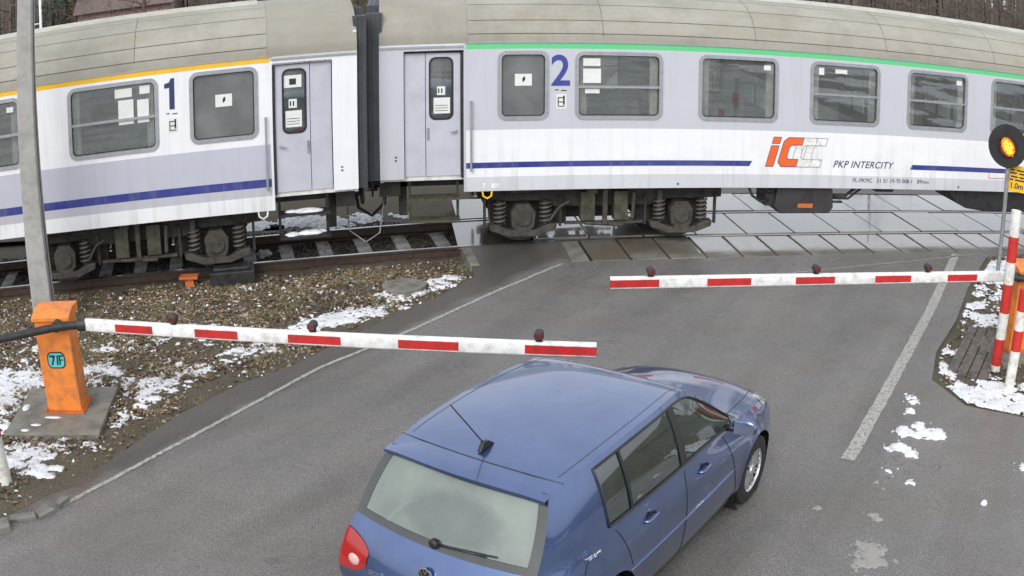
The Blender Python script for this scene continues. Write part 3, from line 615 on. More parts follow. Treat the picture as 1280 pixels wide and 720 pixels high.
# ================================================================== COACHES
LEN = 24.5; WID = 2.88; ZT = 3.26
roofprof = [(0, 3.2), (.0, 3.30), (.02, 3.38), (.09, 3.54), (.19, 3.66), (.33, 3.775), (.55, 3.875), (.85, 3.945), (1.15, 3.975), (1.44, 3.985)]
roofprof = roofprof + [(WID-y, z) for y, z in reversed(roofprof[:-1])]
def coach(loc, rz, s, first, wins, label, liv):
    """s=+1: coach extends to +x from its origin end; -1 to -x. near side at local y=0"""
    root = empty('passenger_coach', loc, rz); tag(root, label, 'passenger coach')
    X = lambda u: s*u
    U = lambda a: LEN-a
    # side walls -------------------------------------------------
    def hole(u0, u1, z0, z1, r=.10):
        a, b = sorted((X(u0), X(u1))); return rounded(a, z0, b, z1, r)
    out = [(0, 1.17), (.36, 1.17), (.36, 3.075), (1.235, 3.075), (1.235, .955), (LEN-1.235, .955), (LEN-1.235, 3.075), (LEN-.36, 3.075), (LEN-.36, 1.17), (LEN, 1.17), (LEN, 3.2), (0, 3.2)]
    out = [(X(u), z) for u, z in out]
    plate('side_wall', out, [hole(w_[0], w_[1], w_[2], w_[3]) for w_ in wins], 0, .06, liv, root)
    plate('side_wall', out, [hole(w_[0], w_[1], w_[2], w_[3]) for w_ in wins], WID-.06, WID, liv, root)
    # roof ---------------------------------------------------------
    def arc(u0, u1, ins=0, name='roof', mat=None):
        m_ = MB(); vs = []; n = len(roofprof)
        for u in (u0, u1):
            for y, z in roofprof: vs.append((X(u), y+ins*(1 if y < 1.44 else -1), z-ins))
        m_.add(vs, [(i, i+1, n+i+1, n+i) for i in range(n-1)]+[tuple(range(n)), tuple(range(n, 2*n))]); return m_.build(name, mat, root, smooth=True, auto=25)
    rf = arc(1.3, LEN-1.3, 0, 'roof', M['roof']); arc(0, 1.297, 0, 'roof_end_panel', M['roof_end']); arc(LEN-1.297, LEN, 0, 'roof_end_panel', M['roof_end'])
    # lapped roof boards: thin seam strips
    def at(zv):
        for (y0_, z0_), (y1_, z1_) in zip(roofprof, roofprof[1:]):
            if z0_ <= zv <= z1_ and z1_ > z0_: return y0_+(y1_-y0_)*(zv-z0_)/(z1_-z0_)
        return 1.44
    m_ = MB()
    for zv in (3.345, 3.545, 3.775, 3.905):
        y = at(zv)
        for yy, sg in ((y, -1), (WID-y, 1)):
            m_.box((X(1.31), yy+sg*.006, zv-.010), (X(LEN-1.31), yy-sg*.03, zv+.002))
    u = 3.3
    while u < LEN-1.5:
        for yy0, z0_, yy1, z1_ in [(a[0], a[1], b[0], b[1]) for a, b in zip(roofprof[1:9], roofprof[2:10])]:
            m_.add([(X(u), yy0-.004, z0_+.003), (X(u+.007), yy0-.004, z0_+.003), (X(u+.007), yy1-.004, z1_+.003), (X(u), yy1-.004, z1_+.003)], [(0, 1, 2, 3)])
        u += 2.45
    m_.build('roof_seam', M['seam'], rf)
    m_ = MB(); m_.box((X(1.4), .93, 3.955), (X(LEN-1.4), 1.06, 3.995)); m_.box((X(1.4), 1.32, 3.982), (X(LEN-1.4), 1.40, 4.012)); m_.each('roof_strip', M['roof_strip'], rf)
    m_ = MB(); m_.box((X(1.245), -.012, 3.197), (X(LEN-1.245), .01, 3.212)); m_.each('rain_gutter', M['frame_alu'], root)
    m_ = MB(); m_.box((X(.0), -.02, 3.145), (X(1.24), .01, 3.175)); m_.box((X(LEN-1.24), -.02, 3.145), (X(LEN), .01, 3.175)); m_.each('rain_gutter', M['frame_alu'], root)
    # end walls, floor, solebar
    for e in (0, LEN):
        m_ = MB(); d = .05 if e == 0 else -.05
        m_.box((X(e), .06, 1.12), (X(e+d), .80, 3.5)); m_.box((X(e), WID-.80, 1.12), (X(e+d), WID-.06, 3.5)); m_.box((X(e), .80, 3.35), (X(e+d), WID-.80, 3.9)); m_.each('end_wall', M['door'] if not first else M['white'], root)
        m_ = MB(); ex_ = .15 if first else .19; e0, e1 = (e-ex_, e+.04) if e == 0 else (e-.04, e+ex_)
        for q in range(7):
            g = .012*(q % 2); a0 = e0+(e1-e0)*q/7; a1 = e0+(e1-e0)*(q+1)/7
            for y0_, y1_, z0_, z1_ in (((.10 if first else .03)-g, .80, 1.16, 3.70), (WID-.80, WID-.10+g, 1.16, 3.70), (.46-g, WID-.46+g, 3.42, 3.80+g)): m_.box((X(a0), y0_, z0_), (X(a1), y1_, z1_))
        m_.build('gangway_bellows', M['bellows'], root)
        b = MB(); sg = -1 if e == 0 else 1
        for yy in (.57, WID-.57): b.tube([(X(e), yy, 1.0), (X(e+sg*.10), yy, 1.0)], .07, 12); b.lathe([(.20, 0), (.20, sg*s*.03)], (X(e+sg*.11), yy, 1.0), 'x')
        b.each('buffer', M['dark'], root)
    m_ = MB(); m_.box((X(.05), .07, 1.13), (X(LEN-.05), WID-.07, 1.25)); m_.build('floor', M['interior'], root)
    m_ = MB(); m_.box((X(1.25), .10, .93), (X(LEN-1.25), .22, 1.13)); m_.box((X(1.25), WID-.22, .93), (X(LEN-1.25), WID-.10, 1.13)); m_.box((X(.1), .5, .95), (X(1.3), .62, 1.13)); m_.box((X(.1), WID-.62, .95), (X(1.3), WID-.5, 1.13)); m_.each('solebar', M['bogie'], root)
    # doors ------------------------------------------------------
    for e, q in ((0, 1), (LEN, -1)):
        D = lambda u: X(e+q*u)
        for side in (0, 1):
            yf = (lambda v: v) if side == 0 else (lambda v: WID-v)
            m_ = MB(); m_.box((D(.36), yf(.0), 3.075), (D(1.235), yf(.10), 3.10)); m_.box((D(1.195), yf(.015), 1.17), (D(1.235), yf(.14), 3.07)); m_.build('door_frame', M['dark'], root)
            m_ = MB(); m_.box((D(.37), yf(.05), 1.20), (D(.675), yf(.09), 3.065)); m_.build('fixed_panel', M['door'], root)
            a, b = sorted((D(.685), D(1.19))); ha, hb = sorted((D(.745), D(1.075)))
            dr = plate('door', [(a, 1.20), (b, 1.20), (b, 3.06), (a, 3.06)], [rounded(ha, 2.06, hb, 2.985, .09)], yf(.045), yf(.095), M['door'], root)
            m_ = MB(); P_ = rounded(ha-.015, 2.045, hb+.015, 3.0, .1); Q_ = rounded(ha+.012, 2.072, hb-.012, 2.973, .085); n = len(P_)
            y_ = yf(.040); vs = [(p[0], y_, p[1]) for p in P_]+[(p[0], y_, p[1]) for p in Q_]; m_.add(vs, [(i, (i+1) % n, n+(i+1) % n, n+i) for i in range(n)]); m_.build('window_seal', M['black'], dr)
            m_ = MB(); m_.prism(rounded(ha, 2.06, hb, 2.985, .09), yf(.065), yf(.070), 'xz'); m_.build('door_pane', M['glass'], dr)
            m_ = MB(); m_.box((D(.70), yf(.03), 1.75), (D(.73), yf(.05), 1.93)); m_.tube([(D(1.13), yf(.045), 1.88), (D(1.13), yf(.005), 1.87), (D(1.05), yf(.0), 1.86)], .012, 8); m_.each('door_handle', M['grey'], dr)
            if side == 0:
                m_ = MB(); hx0, hx1 = sorted((D(.80), D(1.04)))
                m_.box((hx0, .060, 2.14), (hx1, .064, 2.38)); m_.box((hx0+.05, .060, 2.42), (hx1-.07, .064, 2.55))
                if first: m_.box((hx0-.02, .060, 2.72), (hx1, .064, 2.90))
                m_.each('notice', M['paper'], dr)
                m_ = MB()
                if first: m_.box((hx0+.06, .058, 2.76), (hx1-.08, .0595, 2.85))
                m_.box((hx0+.065, .058, 2.45), (hx0+.085, .0595, 2.52)); m_.box((hx0+.11, .058, 2.45), (hx0+.13, .0595, 2.52))
                for zz in (2.18, 2.22, 2.26): m_.box((hx0+.02, .058, zz), (hx1-.03, .0595, zz+.008))
                m_.each('notice_print', M['ink'], dr)
            # end steps
            m_ = MB()
            m_.box((D(.42), yf(.02), .83), (D(1.18), yf(.30), .865)); m_.box((D(.42), yf(-.02), .50), (D(1.18), yf(.26), .535))
            m_.box((D(.42), yf(.26), .5), (D(.46), yf(.30), 1.15)); m_.box((D(1.14), yf(.26), .5), (D(1.18), yf(.30), 1.15)); m_.build('entry_step', M['bogie_green'] if not first else M['dark'], root)
            m_ = MB()
            m_.tube([(D(1.34), yf(-.055), 1.27), (D(1.34), yf(-.055), 2.34)], .016, 8)
            for zz in (1.29, 2.32): m_.tube([(D(1.34), yf(0), zz), (D(1.34), yf(-.055), zz)], .014, 8)
            m_.build('handrail', M['frame_alu'], root)
            m_ = MB()
            for zz in (1.45, 1.50): m_.box((D(.22), yf(-.006), zz), (D(.25), yf(0), zz+.02))
            m_.each('socket', M['dark'], root)
    # windows ------------------------------------------------------
    for k, w_ in enumerate(wins):
        u0, u1, z0, z1, kind = w_
        a, b = sorted((X(u0), X(u1)))
        for side in (0, 1):
            yf = (lambda v: v) if side == 0 else (lambda v: WID-v)
            P_ = rounded(a-.028, z0-.028, b+.028, z1+.028, .13, 6); Q_ = rounded(a+.030, z0+.030, b-.030, z1-.030, .075, 6); n = len(P_)
            vs = [(p[0], yf(-.014), p[1]) for p in P_]+[(p[0], yf(-.014), p[1]) for p in Q_]+[(p[0], yf(.05), p[1]) for p in Q_]+[(p[0], yf(.0), p[1]) for p in P_]
            m_ = MB(); m_.add(vs, [(i, (i+1) % n, n+(i+1) % n, n+i) for i in range(n)]+[(n+i, n+(i+1) % n, 2*n+(i+1) % n, 2*n+i) for i in range(n)]+[(i, (i+1) % n, 3*n+(i+1) % n, 3*n+i) for i in range(n)])
            if kind == 'open': m_.box((a, yf(-.004), z0+(z1-z0)*.46), (b, yf(.03), z0+(z1-z0)*.46+.035)); 
            fr_ = m_.build('window_frame', M['frame_alu'], root)
            m_ = MB(); m_.prism(rounded(a+.02, z0+.02, b-.02, z1-.02, .08), yf(.034), yf(.040), 'xz'); m_.build('pane', M['glass_frost' if kind == 'wc' else 'glass'], fr_)
            # dark rubber bead
            R0 = rounded(a+.030, z0+.030, b-.030, z1-.030, .075, 6); R1 = rounded(a+.045, z0+.045, b-.045, z1-.045, .065, 6)
            m_ = MB(); m_.add([(p[0], yf(.030), p[1]) for p in R0]+[(p[0], yf(.030), p[1]) for p in R1], [(i, (i+1) % n, n+(i+1) % n, n+i) for i in range(n)]); m_.build('window_seal', M['black'], fr_)
            if side == 0:
                m_ = MB(); cx = (a+b)/2
                if kind == 'wc': m_.box((cx-.12, .028, 2.54), (cx+.13, .031, 2.72)); m2 = MB(); m2.box((cx-.01, .026, 2.60), (cx+.015, .0275, 2.66)); m2.box((cx+.005, .026, 2.62), (cx+.03, .0275, 2.68)); m2.build('notice_print', M['ink'], fr_)
                elif k == 1 and not first: m_.box((a+.10, .028, 2.58), (a+.37, .031, 2.80)); m_.box((a+.10, .028, 2.84), (a+.36, .031, 2.96)); m_.box((a+.13, .028, 2.42), (a+.35, .031, 2.49))
                elif k == 1: m_.box((b-.26, .028, 2.86), (b-.10, .031, 2.98)); m_.box((b-.65, .028, 2.84), (b-.38, .031, 2.97)); m_.box((b-.60, .028, 2.44), (b-.36, .031, 2.80)); m_.box((b-.30, .028, 2.44), (b-.12, .031, 2.78))
                elif k in (2, 4): m_.box((b-.22, .028, 2.86), (b-.10, .031, 2.94))
                elif k == 3: m_.box((a+.45, .028, 2.88), (a+.68, .031, 2.95)); m_.box((a+.14, .028, 2.84), (a+.24, .031, 2.96))
                if m_.f: m_.each('notice', M['paper'], fr_)
    # interior: compartment walls and seats
    m_ = MB(); 
    m_.box((X(2.6), 2.02, 1.25), (X(LEN-2.6), 2.05, 2.02)); m_.box((X(1.4), .08, 1.25), (X(1.43), WID-.08, 3.2)); m_.box((X(LEN-1.43), .08, 1.25), (X(LEN-1.4), WID-.08, 3.2)); m_.box((X(2.55), .08, 1.25), (X(2.6), 2.0, 3.2)); m_.box((X(LEN-2.6), .08, 1.25), (X(LEN-2.55), 2.0, 3.2)); m_.box((X(1.4), 1.0, 1.25), (X(2.55), 1.05, 3.2))
    m_.each('corridor_wall', M['interior'], root)
    m_ = MB(); m_.box((X(.2), .1, 3.22), (X(LEN-.2), WID-.1, 3.25)); m_.build('ceiling', M['interior'], root)
    big = [w_ for w_ in wins if w_[4] != 'wc']; pitch = abs(big[1][0]-big[0][0])
    for w_ in big:
        c_ = (w_[0]+w_[1])/2
        m_ = MB(); m_.box((X(c_-pitch/2-.015), .07, 1.25), (X(c_-pitch/2+.015), 2.0, 3.2)); m_.build('partition', M['partition'], root)
        for d in (-1, 1):
            m_ = MB(); m_.box((X(c_+d*(pitch/2-.05)), .12, 1.3), (X(c_+d*(pitch/2-.60)), 1.9, 1.70)); m_.box((X(c_+d*(pitch/2-.04)), .12, 1.7), (X(c_+d*(pitch/2-.20)), 1.9, 2.42)); st_ = m_.build('seat', M['seat1'], root, bevel=.02)
            for q in range(3):
                m_ = MB(); m_.box((X(c_+d*(pitch/2-.205)), .18+q*.6, 2.12), (X(c_+d*(pitch/2-.235)), .60+q*.6, 2.44)); m_.build('headrest_cover', M['paper'], st_)
            m_ = MB(); u_ = c_+d*((w_[1]-w_[0])/2-.075); vs = []; ncur = 14
            for zz in (w_[2]-.05, w_[3]+.05):
                for q in range(ncur+1): vs.append((X(u_-.085+.17*q/ncur), .085+.014*math.sin(q*2.2), zz))
            m_.add(vs, [(q, q+1, ncur+2+q, ncur+1+q) for q in range(ncur)]); m_.build('curtain', M['curtain'], root, smooth=True)
            m_ = MB(); m_.box((X(c_+d*(pitch/2-.04)), .15, 2.72), (X(c_+d*(pitch/2-.32)), 1.85, 2.74)); m_.build('luggage_rack', M['grey'], root)
    # bogies -------------------------------------------------------
    for uc in (3.40, LEN-3.40):
        bg = MB(); 
        for yy in (.44, WID-.44):
            pr_ = [(-1.72, .88), (-1.72, .74), (-1.55, .70), (-1.0, .70), (-.75, .60), (.75, .60), (1.0, .70), (1.55, .70), (1.95, .72), (1.95, .86), (1.8, .90)]
            bg.prism([(X(uc)+p[0], p[1]) for p in pr_], yy-.07, yy+.07, 'xz')
        bg.box((X(uc)-.35, .5, .55), (X(uc)+.35, WID-.5, .85)); bg.box((X(uc)-1.7, .5, .70), (X(uc)-1.6, WID-.5, .8)); bg.box((X(uc)+1.6, .5, .70), (X(uc)+1.7, WID-.5, .8))
        bg.box((X(uc)-1.75, .62, .60), (X(uc)+1.75, .70, .92)); bg.box((X(uc)-1.75, WID-.70, .60), (X(uc)+1.75, WID-.62, .92))
        B = bg.build('bogie_frame', M['bogie'], root, bevel=.012)
        for du in (-.72, .62):
            m_ = MB(); m_.box((X(uc)+du, .55, .30), (X(uc)+du+.12, WID-.55, .62)); m_.box((X(uc)+du-.05, .56, .28), (X(uc)+du+.18, .78, .66)); m_.build('brake_beam', M['bogie'], B)
        m_ = MB(); m_.box((X(uc)-.5, .80, .32), (X(uc)+.5, WID-.80, .60)); m_.build('bolster', M['bogie'], B)
        for du in (-1.25, 1.25):
            cx = X(uc)+du
            m_ = MB(); m_.tube([(cx, .5, .46), (cx, WID-.5, .46)], .085, 14)
            for yy, sg in ((.64, 1), (WID-.64-.135, -1)):
                m_.lathe([(.08, 0), (.15, 0), (.15, .03), (.36, .05), (.44, .0), (.46, .0), (.46, .10), (.49, .11), (.49, .135), (.40, .135), (.34, .09), (.12, .10), (.08, .13)], (cx, yy, .46), 'y', 36)
            m_.build('wheelset', M['wheel'], B, smooth=True, auto=35)
            for yy, sg in ((.34, -1), (WID-.34, 1)):
                m_ = MB(); m_.prism([(cx-.17, .33), (cx-.19, .55), (cx-.10, .68), (cx+.10, .68), (cx+.19, .55), (cx+.17, .33), (cx+.10, .25), (cx-.10, .25)], yy-.10, yy+.12, 'xz'); m_.lathe([(.12, -.02), (.10, .02)] if sg < 0 else [(.10, .0), (.12, .02)], (cx, yy+sg*.12, .46), 'y', 18)
                pr_ = [(-.52, .36), (-.50, .27), (-.22, .17), (.22, .17), (.50, .27), (.52, .36), (.40, .36), (.2, .27), (-.2, .27), (-.40, .36)]
                m_.prism([(cx+p[0], p[1]) for p in pr_], yy-.10, yy+.10, 'xz'); m_.build('axle_box', M['axlebox'], B, bevel=.012)
                for ds in (-.35, .35):
                    m_ = MB(); pts = [(cx+ds+.085*math.cos(t_*.7), yy+.085*math.sin(t_*.7), .36+.34*t_/45) for t_ in range(46)]
                    m_.tube(pts, .018, 6); m_.build('spring', M['spring'], B, smooth=True)
                    m_ = MB(); m_.lathe([(.055, .34), (.055, .72)], (cx+ds, yy, 0), 'z', 12); m_.build('damper', M['bogie'], B)
                m_ = MB(); m_.box((cx+sg*0-.60, yy-.02, .30), (cx-.56, yy+.03, .78)); m_.box((cx+.56, yy-.02, .30), (cx+.60, yy+.03, .78)); m_.each('brake_hanger', M['bogie'], B)
        for yy, sg in ((.30, -1), (WID-.30, 1)):
            m_ = MB(); cx = X(uc)
            for ds in (-.26, .26):
                m_.box((cx+ds-.11, yy-.08, .40), (cx+ds+.11, yy+.1, .86))
            m_.each('bolster_spring_box', M['bogie_green'], B, bevel=.01)
            m_ = MB(); m_.box((cx-.62, yy-.04, .34), (cx+.62, yy+.02, .38)); m_.box((cx-.03, yy-.10, .35), (cx+.04, yy-.04, .95)); m_.tube([(cx-1.35, yy-.06, .90), (cx-.25, yy-.06, .935)], .038, 10); m_.tube([(cx-1.45, yy-.06, .90), (cx-1.15, yy-.06, .905)], .055, 10); m_.tube([(cx+.45, yy-.05, .42), (cx+.47, yy-.05, .84)], .03, 8)
            m_.box((cx-.28, yy-.12, .84), (cx-.12, yy, .97)); m_.tube([(cx-.85, yy-.04, .40), (cx-.70, yy-.04, .62), (cx-.55, yy-.04, .70)], .022, 8); m_.tube([(cx-.3, yy-.05, .36), (cx+.3, yy-.05, .32)], .03, 8); m_.box((cx+.85, yy-.03, .55), (cx+.93, yy+.03, .86)); m_.build('suspension_rod', M['axlebox'], B)
    # snow on the steps of the first class coach is added as its own object
    return root
def wl(first):
    W_ = []
    if first:
        W_.append((1.47, 2.44, 2.06, 3.06, 'wc')); u = 2.97
        for k in range(9): W_.append((u, u+1.39, 2.03, 3.05, 'open')); u += 2.245
        W_ = [w_ for w_ in W_ if w_[1] < LEN-1.5]
    else:
        W_.append((1.76, 2.46, 2.05, 3.05, 'wc')); u = 2.905
        for k in range(10): W_.append((u, u+1.295, 2.05, 3.04, 'open' if k != 1 else 'fix')); u += 1.925
        W_.append((LEN-2.46, LEN-1.76, 2.05, 3.05, 'wc')) if u < LEN-2.4 else None
    return W_
c2 = coach((-.07, 0, 0), 0, 1, False, wl(False), 'light grey and white second class railway coach with green roof stripe and blue side stripe', M['livery2'])
A1 = R(9.357); p0 = Vector((-2.8, -.867, 0)); e1 = p0 + 2.45*Vector((math.cos(A1), math.sin(A1), 0))
c1 = coach(e1, A1, -1, True, wl(True), 'white and lavender first class railway coach with yellow roof stripe at the left', M['livery1'])

# writing on the coaches -----------------------------------------------------
RX = (R(90), 0, 0)
text('class_number', '2', .66, M['navy'], c2, (2.51, -.004, 2.55), RX, .0015, bold=.010, sx=.92)
m_ = MB(); m_.prism([(-2.77, 2.585), (-2.69, 2.585), (-2.69, 3.04), (-2.745, 3.04), (-2.77, 2.985), (-2.845, 2.965), (-2.845, 2.90), (-2.77, 2.905)], -.005, -.001, 'xz'); m_.build('class_number', M['navydark'], c1)
def pict(parent, x, z):
    m_ = MB(); m_.box((x, -.004, z), (x+.15, -.001, z+.22)); p = m_.build('pictogram', M['paper'], parent)
    m_ = MB()
    for q in range(3): m_.box((x+.02, -.006, z+.03+q*.065), (x+.125, -.0045, z+.045+q*.065)); 
    m_.box((x+.02, -.006, z+.05), (x+.035, -.0045, z+.16)); m_.box((x+.10, -.006, z+.06), (x+.125, -.0045, z+.2)); m_.box((x-.02, -.004, z+.28), (x+.03, -.001, z+.295)); m_.box((x+.07, -.004, z+.27), (x+.15, -.001, z+.285)); m_.each('pictogram_mark', M['ink'], p)
pict(c2, 2.60, 2.19); pict(c1, -2.80, 2.24)
def logo(parent, x0, z0, H):
    k = .28   # slant
    def T(p, g=0): return (x0+p[0]*H+k*p[1]*H, z0+p[1]*H)
    def C(dx, w=.72, t=.24):
        return [(dx+.16, 0), (dx+w, 0), (dx+w, t), (dx+.34, t), (dx+.26, t+.09), (dx+.26, 1-t-.09), (dx+.34, 1-t), (dx+w, 1-t), (dx+w, 1), (dx+.14, 1), (dx+0, .86), (dx+0, .15)]
    def grow(poly, g):
        n = len(poly); out = []; 
        for i in range(n):
            a = Vector(poly[i-1]); b = Vector(poly[i]); c = Vector(poly[(i+1) % n]); d1 = (b-a).normalized(); d2 = (c-b).normalized()
            nn = Vector((d1.y, -d1.x))+Vector((d2.y, -d2.x)); nn = nn/max(.3, nn.length**2/2); out.append((b.x+nn.x*g, b.y+nn.y*g))
        return out
    shapes = [([(0, 0), (.27, 0), (.27, .70), (0, .70)], M['logo_orange'], 0), ([(0, .80), (.27, .80), (.27, 1), (0, 1)], M['logo_orange'], 0),
              (C(1.36), M['white'], 1), (C(.95), M['white'], 2), (C(.42), M['logo_orange'], 3)]
    lg = empty('logo', (0, 0, 0)); lg.parent = parent
    for poly, mat, d in shapes:
        y = -.0035-d*.0012
        m_ = MB(); m_.prism([T(p) for p in grow(poly, .022)], y, y+.0003, 'xz'); m_.build('logo_outline', M['navydark'] if mat is M['logo_orange'] else M['grey'], lg)
        m_ = MB(); m_.prism([T(p) for p in poly], y-.0006, y-.0003, 'xz'); m_.build('logo_letter', mat, lg)
logo(c2, 5.97, 1.31, .47)
text('operator_name', 'PKP INTERCITY', .165, M['navydark'], c2, (7.20, -.004, 1.31), RX, .001, spacing=1.06, shear=.3, bold=.001)
text('running_number', 'PL-PKPIC   51 51 19-70 008-1   B9nou', .098, M['navydark'], c2, (7.60, -.004, 1.065), RX, .001, spacing=1.04)
m_ = MB()
for a, b in (((10.62, 1.20), (11.3, 1.21)), ((10.62, 1.33), (11.3, 1.34)), ((10.62, 1.20), (10.63, 1.34)), ((11.29, 1.20), (11.3, 1.34))): m_.box((a[0], -.004, a[1]), (b[0], -.001, b[1]))
m_.build('pictogram_frame', M['red'], c2)
m_ = MB(); m_.box((1.64, -.004, 1.00), (1.76, -.001, 1.07)); m_.box((1.52, -.004, 1.0), (1.55, -.001, 1.08)); m_.each('side_marking', M['white'], c2)
for cc, uu in ((c2, 1.58), (c1, -1.42)):
    m_ = MB(); m_.tube([(uu-.07, .02, .95), (uu-.06, .0, .88), (uu, -.01, .845), (uu+.06, .0, .88), (uu+.07, .02, .95)], .014, 8); m_.build('lifting_hook', M['yellow'] if cc is c2 else M['postwhite'], cc)
m_ = MB()
for uu in (4.5, 9.9, 14): m_.lathe([(.016, 0), (.016, .02)], (uu, -.012, 1.02), 'y', 10)
m_.each('bolt', M['dark'], c2)
# underfloor equipment of coach 2
def eq(parent, s, items):
    for (nm, poly, y0, y1, mt) in items:
        m_ = MB(); m_.prism([(s*p[0], p[1]) for p in poly], y0, y1, 'xz'); m_.build(nm, mt, parent, bevel=.02)
common = [('battery_box', [(6.25, .98), (6.20, .62), (6.30, .50), (7.22, .50), (7.30, .60), (7.27, .98)], .10, .75, M['box']),
          ('junction_box', [(8.15, .98), (8.22, .84), (8.58, .84), (8.66, .98)], .25, .6, M['box']),
          ('water_tank', [(9.75, .98), (9.80, .85), (9.95, .70), (10.2, .60), (10.6, .55), (12.5, .53), (13.2, .60), (13.3, .98)], .12, .95, M['dark']),
          ('equipment_box', [(15.0, .98), (15.05, .55), (16.8, .55), (16.85, .98)], .15, 1.1, M['box'])]
eq(c2, 1, common); eq(c1, -1, common)
m_ = MB(); m_.box((6.62, .088, .60), (6.90, .098, .67)); m_.build('box_label', M['orange_dull'], c2)
m_ = MB(); m_.box((6.05, .16, .62), (6.22, .6, .98)); m_.box((6.12, .09, .955), (7.4, .1, .985)); m_.build('battery_box_side', M['dark'], c2)
m_ = MB()
m_.tube([(5.72, .14, .98), (5.80, .12, .80), (5.95, .12, .70), (6.10, .14, .72)], .022, 8); m_.tube([(5.85, .18, .98), (5.95, .16, .86), (6.15, .16, .84)], .02, 8); m_.tube([(5.98, .12, .97), (6.05, .10, .88), (6.15, .12, .86), (6.17, .12, .96)], .016, 8)
m_.tube([(7.28, .16, .80), (7.55, .14, .80), (7.80, .14, .98)], .028, 8); m_.tube([(7.28, .2, .74), (7.62, .18, .74), (7.95, .18, .98)], .022, 8); m_.tube([(7.28, .2, .68), (7.5, .18, .68)], .022, 8); m_.each('air_hose', M['dark'], c2, smooth=True)
# couplings between coaches
cp_ = MB(); cp_.tube([(-.42, .95, .95), (-.36, .9, .55), (-.15, .88, .42), (.05, .9, .6), (.08, .95, .95)], .028, 8); cp_.build('coupling_hose', M['black'], c2, smooth=True)
cp_ = MB(); cp_.tube([(.10, .62, 1.05), (-.03, .45, .25), (-.25, .42, .12), (-.5, .48, .3), (-.55, .7, 1.0)], .011, 6); cp_.build('hanging_cable', M['grey'], c2, smooth=True)
cp_ = MB(); cp_.box((-.34, 1.30, .88), (.05, 1.58, 1.02)); cp_.box((-.3, 1.36, .70), (-.05, 1.52, .9)); cp_.build('coupler', M['bogie'], c2)
m_ = MB(); m_.box((-.02, .30, .85), (.30, .75, 1.16)); m_.box((.28, .5, .5), (.40, .9, 1.15)); m_.build('headstock', M['bogie'], c2)
m_ = MB(); m_.box((-.02, .30, .85), (-.30, .75, 1.16)); m_.box((-.28, .5, .5), (-.40, .9, 1.15)); m_.build('headstock', M['bogie'], c1)
def lump(name, cs, parent=None, world=False):
    m_ = MB()
    for (x, y, z, rx, ry, rz_) in cs:
        vs = []; fs = []; n = 12; L_ = 5
        for j in range(L_):
            ph = math.pi/2*j/(L_-1)
            for k in range(n):
                a = 2*math.pi*k/n; q = 1+.35*noise.noise((x*9+math.cos(a)*1.7, y*9+math.sin(a)*1.7, j*.5+z*5))
                vs.append((x+rx*q*math.cos(a)*math.cos(ph), y+ry*q*math.sin(a)*math.cos(ph), z+rz_*math.sin(ph)))
        for j in range(L_-1):
            for k in range(n): fs.append((j*n+k, j*n+(k+1) % n, (j+1)*n+(k+1) % n, (j+1)*n+k))
        m_.add(vs, fs)
    o = m_.each(name, M['snow'], parent, smooth=True) if parent else m_.build(name, M['snow'], parent, smooth=True); return o
o = lump('snow', [(-.72, .14, .537, .20, .10, .05), (-.98, .12, .537, .12, .09, .04), (-.55, .2, .537, .08, .06, .03), (-.75, .14, .867, .22, .09, .05), (-.98, .18, .867, .1, .07, .03)], c1); 
o = lump('snow', [(-.12, .95, 1.02, .10, .2, .05), (-.2, 1.4, 1.025, .14, .16, .06), (-.22, .7, .88, .08, .08, .05), (-.05, .5, 1.16, .08, .12, .05)], c2)
o = lump('snow', [(-.18, .52, 1.165, .12, .12, .05), (-.33, .7, .90, .05, .1, .05), (-.35, .66, .72, .07, .06, .06), (-.34, .62, .55, .06, .06, .07)], c1)

